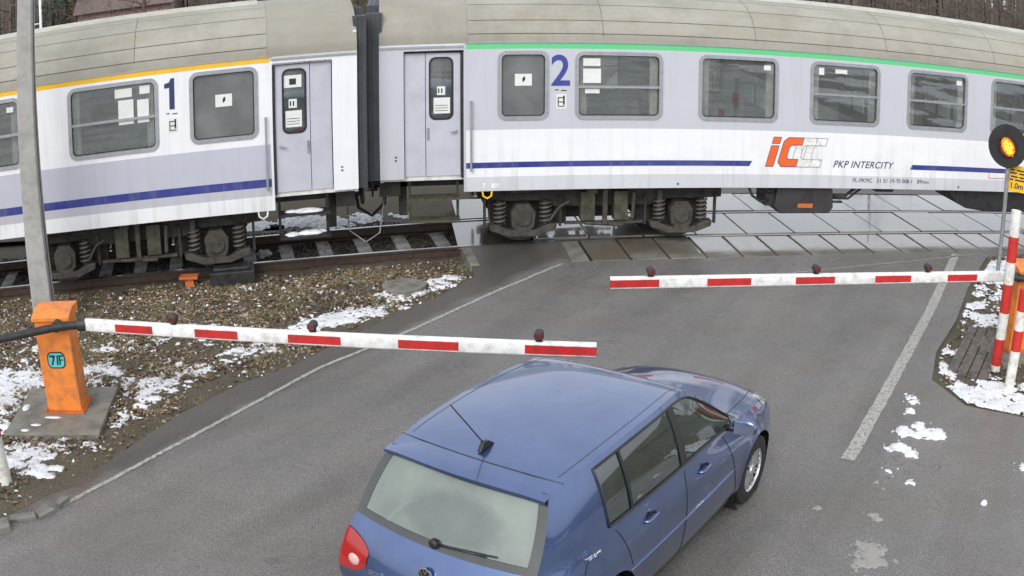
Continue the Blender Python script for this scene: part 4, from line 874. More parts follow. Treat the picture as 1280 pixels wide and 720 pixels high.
# ================================================================== BARRIERS
def barrier(name_label, cab, cab_w, cab_h, piv, tip, reds, lamps, arm, slab_in, group):
    """reds and lamps: distances along the boom from the pivot end"""
    root = empty('crossing_barrier', (cab[0], cab[1], 0)); tag(root, name_label, 'barrier', group)
    w2, d2 = cab_w/2, .17; H = cab_h
    m_ = MB(); m_.box((-w2, -d2, .05), (w2, d2, H)); cbn = m_.build('cabinet', M['orange'], root, bevel=.012)
    m_ = MB(); m_.prism([(-d2-.03, H+.002), (d2+.03, H+.002), (d2+.03, H+.10), (-d2*.2, H+.10), (-d2-.03, H+.045)], -w2-.025, w2+.025, 'yz'); m_.build('lid', M['orange'], cbn, bevel=.006)
    m_ = MB(); m_.box((-w2-.035, -d2-.035, .03), (w2+.035, d2+.035, .05)); 
    for sx in (-1, 1):
        for sy in (-1, 1): m_.lathe([(.014, .05), (.014, .085)], (sx*(w2+.02), sy*(d2+.02), 0), n=8)
    m_.build('foot_flange', M['orange_dull'], cbn)
    m_ = MB(); P_ = rounded(-.115, .56, .115, .75, .06, 5); m_.prism(P_, -d2-.006, -d2-.002, 'xz'); em = m_.build('emblem', M['ink'], cbn)
    m_ = MB(); m_.prism(rounded(-.10, .575, .10, .735, .05, 5), -d2-.009, -d2-.0065, 'xz'); m_.build('emblem_field', M['cyan'], em)
    m_ = MB()
    for pts in ([(-.085, .69), (-.01, .69), (-.01, .715), (-.085, .715)], [(-.035, .70), (-.01, .70), (-.045, .60), (-.07, .60)], [(.00, .60), (.022, .60), (.035, .715), (.013, .715)], [(.035, .60), (.055, .60), (.06, .715), (.04, .715)], [(.055, .695), (.09, .695), (.09, .715), (.055, .715)], [(.055, .65), (.085, .65), (.085, .668), (.055, .668)]): m_.prism(pts, -d2-.012, -d2-.0095, 'xz')
    m_.build('emblem_letters', M['ink'], em)
    # boom ----------------------------------------------------
    a = Vector(piv)-Vector((cab[0], cab[1], 0)); b = Vector(tip)-Vector((cab[0], cab[1], 0)); L_ = (b-a).length; d = (b-a)/L_
    up = Vector((0, 0, 1)); up = (up-d*up.dot(d)).normalized(); sd = d.cross(up)
    if sd.y > 0: sd = -sd      # sd points to the camera side
    MM = Matrix((d, sd, up)).transposed().to_4x4(); MM.translation = a
    Xf = lambda p: MM @ Vector(p)
    hh, th = .066, .038
    sec = rounded(-th, -hh, th, hh, .022, 3)
    def seg(x0, x1, g=0, name='boom', mat=None, par=None, sc=sec):
        m_ = MB(); n = len(sc); vs = []
        for x in (x0, x1):
            for (p, q) in sc: vs.append(Xf((x, p*(1+g), q*(1+g))))
        m_.add(vs, [tuple(range(n)), tuple(range(n, 2*n))]+[(i, (i+1) % n, n+(i+1) % n, n+i) for i in range(n)]); return m_.build(name, mat, par, smooth=True, auto=35)
    bo = seg(0, L_, 0, 'boom', M['white'], root)
    for (x0, x1) in reds:
        # red covers the front face and the underside, leaving the top edge white
        m_ = MB(); f = [(th+.002, hh*.60), (th+.002, -hh*.62), (th*.6, -hh-.002), (-th*.6, -hh-.002), (-th-.002, -hh*.62), (-th-.002, hh*.60)]; n = len(f); vs = []
        for x in (x0, x1):
            for (p, q) in f: vs.append(Xf((x, p, q)))
            for (p, q) in f: vs.append(Xf((x, p*.9, q*.9)))
        for i in range(n-1): m_.f.append((i, i+1, 2*n+i+1, 2*n+i)); m_.mi.append(0)
        m_.v = [tuple(v) for v in vs]
        m_.build('red_band', M['red'], bo)
    m_ = MB(); P_ = [Xf((L_+.004, p, q)) for p, q in sec]; m_.add(P_, [tuple(range(len(P_)))]); m_.build('end_cap', M['grey'], bo)
    for lx in lamps:
        m_ = MB(); m_.box((lx-.03, -.02, hh-.004), (lx+.03, .02, hh+.03), M_=MM)
        q = Matrix.Translation(Xf((lx, 0, hh+.055))).to_3x3(); c = Xf((lx, 0, hh+.06)); r3 = MM.to_3x3()
        vs = []; 
        k = MB(); k.lathe([(.02, -.055), (.042, -.045), (.045, .045), (.02, .055)], (0, 0, 0), 'y', 14)
        m_.add([c + r3 @ Vector(v) for v in k.v], k.f); m_.build('boom_lamp', M['dark'] if lx > .3 else M['dark'], bo, smooth=True, auto=40)
        k = MB(); k.lathe([(.030, .056), (.026, .062)], (0, 0, 0), 'y', 12); m2 = MB(); m2.add([c + r3 @ Vector(v) for v in k.v], k.f); m2.build('lamp_lens', M['redlens'], bo)
    # dark carrier arm from the boom root past the cabinet
    m_ = MB(); pa = [Vector(p)-Vector((cab[0], cab[1], 0)) for p in arm]; m_.tube(pa, .045, 10); m_.lathe([(.075, -.05), (.075, .05)], pa[0], 'x', 14)
    pv = pa[min(1, len(pa)-1)]; m_.tube([(pv.x, -d2-.01, pv.z), (pv.x, pv.y, pv.z)], .06, 12); m_.build('carrier_arm', M['dark'], root, smooth=True, auto=40)
    return root
pivL, tipL = (-3.30, -5.60, 1.08), (1.82, -6.73, 1.08); LL = (Vector(tipL)-Vector(pivL)).length
def sL(x): return (x+3.30)/(1.82+3.30)*LL
barrier('orange boom barrier at the left with its lowered boom reaching over the blue car', (-3.72, -5.36), .44, 1.10, pivL, tipL,
        [(sL(-2.86), sL(-2.41)), (sL(-1.93), sL(-1.47)), (sL(-.96), sL(-.45)), (sL(.08), sL(.62)), (sL(1.20), LL+.001)], [sL(-2.17), sL(-.72), sL(1.32)],
        [(-3.30, -5.60, 1.08), (-3.62, -5.66, 1.075), (-4.5, -6.10, 1.07), (-5.0, -6.4, 1.07)], 1, 'level crossing barriers')
pivR, tipR = (7.54, -5.14, 1.08), (2.33, -4.86, 1.08); LR = (Vector(tipR)-Vector(pivR)).length
def sR(x): return (7.54-x)/(7.54-2.33)*LR
barrier('orange boom barrier at the right edge with its boom lowered across the right lane', (7.97, -5.0), .40, 1.10, pivR, tipR,
        [(sR(7.02), sR(6.55)), (sR(6.0), sR(5.49)), (sR(4.95), sR(4.45)), (sR(3.91), sR(3.40)), (sR(2.86), LR+.001)], [sR(2.77), sR(4.71), sR(6.25)],
        [(7.54, -5.14, 1.08), (7.7, -5.25, 1.08), (8.7, -5.35, 1.08)], 1, 'level crossing barriers')
# base slabs
m_ = MB(); m_.prism([(-4.38, -6.10), (-3.16, -6.04), (-3.22, -4.78), (-4.40, -4.84)], -.12, .028); tag(m_.build('base_slab', M['concrete'], bevel=.015), 'square concrete slab carrying the left orange barrier cabinet', 'concrete slab')
m_ = MB(); m_.prism([(7.45, -5.5), (8.5, -5.5), (8.5, -4.5), (7.5, -4.5)], -.12, .028); tag(m_.build('base_slab', M['concrete'], bevel=.015), 'concrete slab under the right orange barrier cabinet', 'concrete slab')
tag(lump("snow_patch", [(-4.02, -5.86, .027, .07, .03, .012), (-4.12, -6.0, .027, .06, .03, .010), (-3.85, -5.66, .027, .12, .025, .012), (-4.3, -5.4, .027, .05, .10, .012)]), kind="stuff")
# plank walkway at the right post
root = empty('plank_walkway', (7.35, -4.95, 0), R(49)); tag(root, 'weathered plank footboard on the ground beside the red and white posts', 'plank board')
for i in range(4):
    m_ = MB(); m_.box((-.95+.02*i, -.30+.15*i, -.02), (.95-.03*i, -.30+.15*i+.135, .03)); m_.build('plank', M['wood'], root, bevel=.006)
# posts -------------------------------------------------------------
def post(lab, x, y, r, segs, cat='post', cap=True, lean=(0, 0)):
    root = empty('striped_post', (x, y, 0)); tag(root, lab, cat, 'red and white striped posts')
    z = 0
    for (z0, z1, c) in segs:
        m_ = MB(); m_.tube([(0, 0, z0), (0, 0, z1)], r, 18); m_.build('post_band', M['postred'] if c == 'r' else M['postwhite'], root, smooth=True, auto=40)
    return root
post('red and white striped post in front of the left barrier slab', -4.02, -7.12, .075, [(-.05, .50, 'w'), (.50, .80, 'r'), (.80, 1.1, 'w')])
post('taller red and white striped post at the right edge', 7.29, -5.55, .072, [(-.02, .06, 'w'), (.06, .41, 'r'), (.41, .75, 'w'), (.75, 1.12, 'r'), (1.12, 1.40, 'w'), (1.40, 1.72, 'r'), (1.72, 2.04, 'w')])
post('short striped post standing in the snow at the right edge', 7.16, -6.13, .070, [(-.02, .48, 'w'), (.48, .74, 'r'), (.74, .98, 'w'), (.98, 1.25, 'r')])
# warning light -----------------------------------------------------
root = empty('warning_light', (9.50, -2.15, 0)); tag(root, 'round black railway warning light glowing red on a grey pole above a yellow sign', 'warning light')
m_ = MB(); m_.tube([(0, 0, -.05), (0, 0, 2.45)], .038, 14); m_.build('pole', M['grey'], root, smooth=True, auto=40)
va = Vector((-9.5, -13.3, 0)).normalized(); rot = math.atan2(va.y, va.x)+R(90)+R(-4)
hd = empty('signal_head', (0, 0, 0)); hd.parent = root
def hp(m_, name, mat, par, T_): 
    o = m_.build(name, mat, par, smooth=True, auto=35); o.matrix_local = T_; return o
T_ = Matrix.Translation((-.03, 0, 2.22)) @ Matrix.Rotation(rot, 4, 'Z')
bpy.data.objects.remove(hd)
m_ = MB(); m_.lathe([(.35, -.075), (.355, -.065), (.35, -.05), (.12, -.05)], (0, 0, 0), 'y', 48); bd = m_.build('backboard', M['black'], root, smooth=True, auto=30); bd.matrix_local = T_
m_ = MB(); m_.lathe([(.348, -.079), (.352, -.076)], (0, 0, 0), 'y', 48)
m_ = MB(); m_.lathe([(.158, -.12), (.17, -.12), (.17, -.07), (.158, -.07), (.158, -.12)], (0, 0, 0), 'y', 32, cap=False); 
n = 15; vs = []; fs = []
for i in range(n):
    a = R(5+170*i/(n-1))
    for (rr, dy) in ((.172, -.07), (.178, -.34+.05*abs(math.cos(a)))): vs.append((rr*math.cos(a), dy, rr*math.sin(a)))
    for (rr, dy) in ((.164, -.07), (.170, -.34+.05*abs(math.cos(a)))): vs.append((rr*math.cos(a), dy, rr*math.sin(a)))
for i in range(n-1):
    fs += [(4*i, 4*i+1, 4*i+5, 4*i+4), (4*i+2, 4*i+3, 4*i+7, 4*i+6), (4*i+1, 4*i+3, 4*i+7, 4*i+5)]
m_.add(vs, fs); m_.build('visor', M['black'], bd, smooth=True, auto=35)
def emis(name, c, s_):
    m = bpy.data.materials.new(name); m.use_nodes = True; t = m.node_tree; t.nodes.remove(t.nodes['Principled BSDF']); e = t.nodes.new('ShaderNodeEmission'); e.inputs[0].default_value = (*c, 1); e.inputs[1].default_value = s_; t.links.new(e.outputs[0], t.nodes['Material Output'].inputs[0]); return m
M['led'] = emis('led_glow', (1.0, .13, .015), 1.5); M['led_hot'] = emis('led_hot', (1.0, .40, .04), 2.0); 
m_ = MB(); m_.lathe([(.155, -.078), (.155, -.085)], (0, 0, 0), 'y', 30); lens = m_.build('lens', M['redlens'], bd)
m_ = MB(); m2 = MB(); rd = random.Random(5)
for i in range(-8, 9):
    for j in range(-10, 11):
        x = i*.0165+(j % 2)*.008; z = j*.0150
        q = (x+z*.35)**2/.118**2+(z)**2/.15**2
        if q < 1: (m2 if (q < .55 and rd.random() < .85) else m_).lathe([(.0095, -.086), (.0085, -.094), (.003, -.098)], (x+.012, 0, z-.01), 'y', 7)
m_.build('led', M['led'], lens); m2.build('led', M['led_hot'], lens)
T2 = Matrix.Translation((.20, -.06, 1.70)) @ Matrix.Rotation(rot, 4, 'Z')
m_ = MB(); m_.box((-.20, -.004, -.22), (.22, .004, .21)); ys = m_.build('warning_sign', M['yellow'], root, bevel=.003); ys.matrix_local = T2
m_ = MB()
for z, ws in ((.12, [(-.14, -.06), (-.03, .13)]), (.07, [(-.15, -.02), (.02, .14)]), (.01, [(-.13, .0), (.03, .12)]), (-.04, [(-.15, -.08), (-.05, .15)])):
    for a, b in ws: m_.box((a, -.0065, z), (b, -.0045, z+.026))
m_.build('sign_text', M['ink'], ys)
text('sign_text', '1.0m', .13, M['ink'], ys, (-.14, -.006, -.165), RX, .001, bold=.003)
# utility pole ------------------------------------------------------
root = empty('utility_pole', (-5.03, -2.22, 0), R(4)); tag(root, 'tall tapering grey concrete pole behind the left orange cabinet', 'utility pole')
m_ = MB(); z0, z1 = -.2, 9.0
def sq(z, h): return [(-h, -h*.85, z), (h, -h*.85, z), (h, h*.85, z), (-h, h*.85, z)]
h0, h1 = .168, .068
m_.add(sq(z0, h0)+sq(z1, h1), [(0, 3, 2, 1), (4, 5, 6, 7), (0, 1, 5, 4), (1, 2, 6, 5), (2, 3, 7, 6), (3, 0, 4, 7)]); m_.build('shaft', M['pole'], root, bevel=.018)
m_ = MB(); m_.tube([(.18, -.19, 9), (.155, -.17, 6), (.195, -.17, 2), (.21, -.16, .1)], .008, 6); m_.build('cable_conduit', M['dark'], root)
# thin black rod behind the cabinet and trackside fittings
m_ = MB(); m_.tube([(-3.62, -4.95, -.05), (-3.78, -4.80, .95)], .014, 8); m_.tube([(-3.80, -4.80, .90), (-3.75, -4.80, .99)], .022, 8); tag(m_.build('marker_rod', M['dark'], smooth=True), 'thin leaning black rod behind the boom root of the left barrier', 'rod')
root = empty('track_device', (-3.02, -.62, -.12)); tag(root, 'small orange track device on a stub foot beside the near rail', 'track device')
m_ = MB(); m_.box((-.15, -.10, .10), (.15, .10, .14)); m_.build('cover', M['orange_dull'], root, bevel=.012)
m_ = MB(); m_.box((-.06, -.06, -.08), (.08, .06, .10)); m_.build('foot', M['orange_dull'], root, bevel=.01)
m_ = MB(); m_.box((-.35, -.22, -.15), (.35, .22, .10)); m_.box((-.28, -.16, .10), (.28, .16, .15)); o = m_.build('cable_box', M['dark'], bevel=.02); o.location = (-2.35, -.52, -.02); o.rotation_euler = (0, 0, R(9)); tag(o, 'low dark metal cable box beside the near rail right of the orange device', 'cable box')
m_ = MB(); m_.tube([(-4.9, -1.5, -.06), (-4.2, -1.8, .0), (-3.2, -2.0, -.04), (-2.2, -2.3, -.02), (-1.4, -2.4, -.05)], .007, 6); tag(m_.build('wire', M['wood'], smooth=True), 'thin pale wire lying over the gravel between the pole and the road', 'wire')

# ================================================================== CAR
def lerpT(T, x):
    if x <= T[0][0]: return T[0][1:]
    for a, b in zip(T, T[1:]):
        if x <= b[0]:
            t = (x-a[0])/(b[0]-a[0]); return tuple(p+(q-p)*t for p, q in zip(a[1:], b[1:]))
    return T[-1][1:]
def smoothT(T):
    """Catmull-Rom densified table"""
    out = []
    for i in range(len(T)-1):
        p0_, p1_, p2_, p3_ = T[max(i-1, 0)], T[i], T[i+1], T[min(i+2, len(T)-1)]
        for k in range(8):
            t = k/8; out.append(tuple(.5*((2*b)+(-a+c)*t+(2*a-5*b+4*c-d)*t*t+(-a+3*b-3*c+d)*t**3) for a, b, c, d in zip(p0_, p1_, p2_, p3_)))
    out.append(T[-1]); return out
# rails: table of (x, half width, z)
RL = {
 'sill': [(.25,.72,.24),(.6,.78,.20),(2,.80,.18),(3.6,.79,.20),(3.95,.70,.22)],
 'low':  [(.02,.78,.36),(.4,.855,.33),(1.5,.870,.32),(3.3,.870,.33),(3.8,.80,.36),(4.06,.64,.38)],
 'mid':  [(-.08,.79,.56),(.25,.865,.57),(.9,.885,.58),(3.2,.885,.58),(3.75,.83,.57),(4.02,.70,.54),(4.16,.52,.52)],
 'hi':   [(-.02,.77,.79),(.30,.85,.79),(.9,.872,.80),(3.0,.868,.78),(3.5,.83,.75),(3.9,.74,.70),(4.12,.55,.63)],
 'belt': [(.08,.72,.99),(.40,.79,.995),(.9,.82,.99),(2.0,.83,.965),(2.85,.80,.945),(3.15,.775,.90),(3.5,.74,.835),(3.9,.65,.76),(4.10,.50,.67)],
 'T':    [(.37,.612,1.432),(.7,.640,1.465),(1.2,.652,1.486),(1.7,.645,1.486),(2.1,.615,1.462),(2.3,.630,1.40),(2.6,.685,1.20),(2.90,.755,.985),(3.15,.72,.92),(3.5,.67,.86),(3.9,.58,.785),(4.09,.46,.69)],
 'C':    [(.31,0,1.455),(.7,0,1.503),(1.2,0,1.530),(1.7,0,1.530),(2.08,0,1.505),(2.3,0,1.43),(2.6,0,1.25),(2.92,0,1.03),(3.06,0,.99),(3.5,0,.925),(3.9,0,.845),(4.17,0,.70)],
}
RLs = {k: smoothT(v) for k, v in RL.items()}
xs_ctrl = [0, .04, .08, .12, .16, .20, .24, .28, .32, .36, .40, .44, .47, .50, .53, .56, .59, .62, .64, .66, .68, .70, .73, .76, .79, .82, .85, .88, .91, .94, .97, 1]
NC = 118
def railp(name, t):
    T = RLs[name]; x0, x1 = RL[name][0][0], RL[name][-1][0]; X_ = .2+3.9*t   # reference x, blended to this rail's ends
    if t < .15: x = x0+(.2+3.9*.15-x0)*(t/.15)
    elif t > .85: x = (.2+3.9*.85)+(x1-(.2+3.9*.85))*((t-.85)/.15)
    else: x = X_
    h, z = lerpT(T, x); return Vector((x, h, z))
def crv(P, u):   # catmull rom through list P, u in [0,len-1]
    i = min(int(u), len(P)-2); t = u-i; a, b, c, d = P[max(i-1, 0)], P[i], P[i+1], P[min(i+2, len(P)-1)]
    return .5*((2*b)+(c-a)*t+(2*a-5*b+4*c-d)*t*t+(3*b-a-3*c+d)*t**3)
NL, NG, NTp = 16, 10, 10
def column(t):
    lo = [railp(k, t) for k in ('sill', 'low', 'mid', 'hi', 'belt')]; T = railp('T', t); Cn = railp('C', t)
    pts = [crv(lo, 4*i/NL) for i in range(NL+1)]
    B = lo[-1]
    for i in range(1, NG+1):
        s_ = i/NG; p = B.lerp(T, s_); p = p + Vector((0, .022*math.sin(math.pi*s_), 0)); pts.append(p)
    for i in range(1, NTp+1):
        s_ = i/NTp; h = T.y*(1-s_); zz = T.z+(Cn.z-T.z)*(1-(1-s_)**2.3); xx = T.x+(Cn.x-T.x)*(1-(1-s_)**2); pts.append(Vector((xx, h, zz)))
    return pts
ts = [i/NC for i in range(NC+1)]
G = [column(t) for t in ts]; NV = len(G[0])
def tx(x): return (x-.2)/3.9
def ci(x): return round(tx(x)*NC)
# openings as index ranges
WIN = []   # (name, c0, c1, v0, v1)
v0w, v1w = NL+1, NL+NG-1
qa0, qa1, r0, r1, f0, f1 = ci(.82), ci(1.10), ci(1.14), ci(1.86), ci(1.95), ci(2.80)
# rear arc : tail column positions
car = empty('parked_car', (.2, -9.78, 0), R(49)); tag(car, 'blue five-door hatchback stopped on the road under the end of the left boom', 'car')
car.name = 'hatchback_car'
def ix(i, j, side): return (i*NV+j)*2+side
vs = []; 
for i in range(NC+1):
    for j in range(NV):
        p = G[i][j].copy()
        # snap the wheel arches
        for wx in (.76, 3.33):
            dx, dz = p.x-wx, p.z-.315; d = math.hypot(dx, dz)
            if j <= NL and .30 < d < .40: p.x = wx+dx/d*.365; p.z = .315+dz/d*.365; p.y += .012
        vs.append((p.x, -p.y, p.z)); vs.append((p.x, p.y, p.z))
def inarch(i, j):
    for wx in (.76, 3.33):
        c = (G[i][j]+G[i+1][j+1])/2
        if math.hypot(c.x-wx, c.z-.315) < .350: return True
    return False
def inwin(i, j):
    for a, b in ((qa0, qa1), (r0, r1), (f0, f1)):
        if a <= i < b and v0w <= j < v1w:
            # front quarter of the front window follows the A pillar
            return True
    return False
ws0, ws1 = ci(2.26), ci(2.93)
fs = []; mi = []
for i in range(NC):
    for j in range(NV-1):
        if j < NL and inarch(i, j): continue
        if inwin(i, j): continue
        if ws0 <= i < ws1 and j >= NL+NG+1: continue
        for sd in (0, 1):
            f = (ix(i, j, sd), ix(i+1, j, sd), ix(i+1, j+1, sd), ix(i, j+1, sd)); fs.append(f if sd == 0 else f[::-1]); mi.append(0)
# front and rear faces: rows across
def across(i, rows, bul, nx=14):
    out = []
    for j in rows:
        p = G[i][j]; row = []
        for k in range(nx+1):
            u = 1-2*k/nx; b_ = bul(j); row.append(Vector((p.x+(b_*(1-u*u)), -p.y*u, p.z)))
        out.append(row)
    return out
rows_rear = list(range(0, NL+NG+1))
def bulr(j): return -.085 if j <= NL else -.085+(.03)*(j-NL)/NG
RR = across(0, rows_rear, bulr, 20)
rear_win = (NL+1, NL+NG-0)
o0 = len(vs)
for row in RR:
    for p in row: vs.append(tuple(p))
nx = 20
for j in range(len(RR)-1):
    for k in range(nx):
        if NL+1 <= j < NL+NG-1 and 1 <= k < nx-1: continue
        fs.append((o0+j*(nx+1)+k, o0+(j+1)*(nx+1)+k, o0+(j+1)*(nx+1)+k+1, o0+j*(nx+1)+k+1)); mi.append(1 if j >= NL else 0)
FR = across(NC, rows_rear, lambda j: .06, 14); o1 = len(vs)
for row in FR:
    for p in row: vs.append(tuple(p))
for j in range(len(FR)-1):
    for k in range(14): fs.append((o1+j*15+k, o1+j*15+k+1, o1+(j+1)*15+k+1, o1+(j+1)*15+k)); mi.append(0)
# roof rear lip closing between row and top patch
m_ = MB(); m_.v = vs; m_.f = fs; m_.mi = mi
body = m_.build('body', [M['car'], M['gloss_grey']], car, smooth=True, auto=38, recalc=False)
b = bmesh.new(); b.from_mesh(body.data); bmesh.ops.remove_doubles(b, verts=b.verts, dist=.0015); bmesh.ops.recalc_face_normals(b, faces=b.faces); b.to_mesh(body.data); b.free()
for p in body.data.polygons: p.use_smooth = True
body.data.set_sharp_from_angle(angle=R(40))
# glass panels
def patch(name, i0, i1, j0, j1, mat, sides=(0, 1), off=-.006, par=None, both=False):
    for sd in sides:
        m_ = MB(); n = j1-j0+1; sg = -1 if sd == 0 else 1
        for i in range(i0, i1+1):
            for j in range(j0, j1+1): p = G[i][j]; m_.v.append((p.x, sg*(p.y+off), p.z+(off if j > NL+NG else 0)))
        if both:
            pass
        for a in range(i1-i0):
            for c in range(n-1): m_.f.append((a*n+c, (a+1)*n+c, (a+1)*n+c+1, a*n+c+1)); m_.mi.append(0)
        m_.build(name, mat, par or car, smooth=True)
def door_part(name, i0, i1, sd): return None
# doors: thin shut lines plus door skins are part of the body; panes, handles and mirrors are separate
patch('side_window', qa0, qa1, v0w, v1w, M['car_glass']); patch('side_window', r0, r1, v0w, v1w, M['car_glass']); patch('side_window', f0, f1, v0w, v1w, M['car_glass'])
m_ = MB(); n = NV-(NL+NG+1); i0 = ws0
rows = []
for i in range(ws0, ws1+1):
    L_ = [G[i][j] for j in range(NL+NG+1, NV)]; row = [Vector((p.x, -p.y, p.z-.006)) for p in L_]+[Vector((p.x, p.y, p.z-.006)) for p in reversed(L_[:-1])]; rows.append(row)
w_ = len(rows[0])
for r_ in rows: m_.v += [tuple(p) for p in r_]
for a in range(len(rows)-1):
    for c in range(w_-1): m_.f.append((a*w_+c, a*w_+c+1, (a+1)*w_+c+1, (a+1)*w_+c)); m_.mi.append(0)
m_.build('windscreen', M['car_glass'], car, smooth=True)
m_ = MB(); 
for j in range(NL+1, NL+NG): 
    for k in range(1, nx): p = RR[j][k]; m_.v.append((p.x+.004, p.y, p.z))
w_ = nx-1
for a in range(NG-2):
    for c in range(w_-1): m_.f.append((a*w_+c, a*w_+c+1, (a+1)*w_+c+1, (a+1)*w_+c)); m_.mi.append(0)
rw = m_.build('rear_window', M['car_rear_glass'], car, smooth=True)
m_ = MB()
for q in range(9):
    jf = NL+1.6+q*.75
    j = min(int(jf), len(RR)-2); g = jf-j
    pts = [RR[j][k]*(1-g)+RR[j+1][k]*g+Vector((.010, 0, 0)) for k in range(3, nx-2)]
    m_.tube(pts, .0016, 4)
m_.build('heater_line', M['trim'], rw)
# helper: line on body surface
def sp(i, j, sd=0, off=.004): p = G[i][j]; return (p.x, (-1 if sd == 0 else 1)*(p.y+off), p.z+(off if j > NL+NG else 0))
def spx(x, jf, sd=0, off=.003):
    t = max(0, min(1, tx(x)))*NC; i = min(int(t), NC-1); f = t-i; j = min(int(jf), NV-2); g = jf-j
    p = (G[i][j]*(1-f)+G[i+1][j]*f)*(1-g)+(G[i][j+1]*(1-f)+G[i+1][j+1]*f)*g
    return (p.x, (-1 if sd == 0 else 1)*(p.y+off), p.z+(off if jf > NL+NG else 0))
def line(name, pts, r, mat, par=None, n=6):
    return MB().tube(pts, r, n).build(name, mat, par or body, smooth=True)
for sd in (0, 1):
    # window surround and pillars
    line('window_trim', [spx(.80+(2.86-.80)*k/30, NL+.9, sd, .004) for k in range(31)], .009, M['trim'])
    line('window_trim', [spx(.80, NL+.9+(NG-1.8)*k/5, sd, .003) for k in range(6)]+[spx(.80+(2.84-.80)*k/24, NL+NG-.9, sd, .004) for k in range(25)], .009, M['trim'])
    for xa, xb in ((1.10, 1.14), (1.86, 1.95)):
        m_ = MB(); i0_, i1_ = ci(xa), ci(xb)
        for i in (i0_, i1_):
            for j in range(v0w, v1w+1): m_.v.append(sp(i, j, sd, .003))
        n = v1w-v0w+1
        for c in range(n-1): m_.f.append((c, n+c, n+c+1, c+1)); m_.mi.append(0)
        m_.build('pillar', M['trim'], car, smooth=True)
    # shut lines
    line('shut_line', [spx(1.88, jf, sd, .0008) for jf in [2+k*.7 for k in range(21)]], .0035, M['trim'])
    line('shut_line', [spx(2.95-.02*k, jf, sd, .0008) for k, jf in enumerate([2+q*.8 for q in range(18)])], .0035, M['trim'])
    line('shut_line', [spx(.86+.26*max(0, 1-(jf/NL)**2), jf, sd, .0008) for jf in [5+q*.6 for q in range(19)]], .0035, M['trim'])
    line('rubbing_strip', [spx(1.02+.085*k, 8.0, sd, .004) for k in range(22)], .011, M['car'])
    line('roof_channel', [spx(.45+(2.2-.45)*k/20, NL+NG+.9, sd, -.001) for k in range(21)], .0035, M['trim'])
    line('sill_strip', [spx(1.2+.09*k, 1.0, sd, .002) for k in range(20)], .012, M['trim'])
    # handles
    for hx in (1.22, 2.10):
        a = Vector(spx(hx, NL-2.6, sd, .0)); c = Vector(spx(hx+.17, NL-2.5, sd, 0)); sg = -1 if sd == 0 else 1
        m_ = MB(); m_.tube([a, a+Vector((.02, sg*.035, .003)), c+Vector((-.02, sg*.035, .003)), c], .014, 8); hnd = m_.build('door_handle', M['car'], car, smooth=True)
        m_ = MB(); cc = (a+c)/2; m_.lathe([(.045, -.002), (.04, .003)], (cc.x, cc.y, cc.z-.005), 'y', 16); m_.build('handle_recess', M['trim'], hnd)
    # mirror
    sg = -1 if sd == 0 else 1; c = Vector((2.72, sg*.965, 1.01)); k = MB(); ns = 14
    for a in range(9):
        ph = -math.pi/2+math.pi*a/8
        for q in range(ns):
            th_ = 2*math.pi*q/ns; xx = math.cos(ph)*math.cos(th_); yy = math.cos(ph)*math.sin(th_); zz = math.sin(ph)
            k.v.append((c.x+(.075 if xx > 0 else .035)*xx, c.y+.115*yy, c.z+.075*zz))
    for a in range(8):
        for q in range(ns): k.f.append((a*ns+q, a*ns+(q+1) % ns, (a+1)*ns+(q+1) % ns, (a+1)*ns+q)); k.mi.append(0)
    mir = k.build('door_mirror', M['car'], car, smooth=True)
    m_ = MB(); m_.prism([(c.y+sg*.09, c.z-.05), (c.y+sg*.09, c.z+.05), (c.y-sg*.08, c.z+.055), (c.y-sg*.08, c.z-.055)], c.x-.04, c.x-.034, 'yz'); m_.build('mirror_glass', M['chrome'], mir)
    m_ = MB(); m_.tube([(2.74, sg*.80, .965), (2.73, sg*.88, .975)], .03, 10); m_.build('mirror_arm', M['trim'], mir, smooth=True)
# bonnet shut lines and headlamps
for sd in (0, 1):
    sg = -1 if sd == 0 else 1
    line('shut_line', [spx(2.9+(4.02-2.9)*k/14, NL+NG+.8, sd, .001) for k in range(15)], .004, M['trim'])
    m_ = MB(); jl = [NL-2.2+q*1.0 for q in range(13)]
    il = [3.72+.045*k for k in range(9)]
    n = len(jl)
    for x in il:
        for jf in jl: m_.v.append(spx(x, jf, sd, .006))
    for a in range(len(il)-1):
        for c in range(n-1): m_.f.append((a*n+c, (a+1)*n+c, (a+1)*n+c+1, a*n+c+1)); m_.mi.append(0)
    m_.build('headlamp', M['headlamp'], car, smooth=True)
line('scuttle', [(2.86, -.62, .975), (2.93, -.3, .995), (2.95, 0, 1.0), (2.93, .3, .995), (2.86, .62, .975)], .016, M['trim'])
for ya, yb in ((-.45, .05), (.08, .60)):
    line('front_wiper', [(2.92, ya, 1.02), (2.76, (ya+yb)/2, 1.09), (2.72, yb, 1.115)], .010, M['trim'])
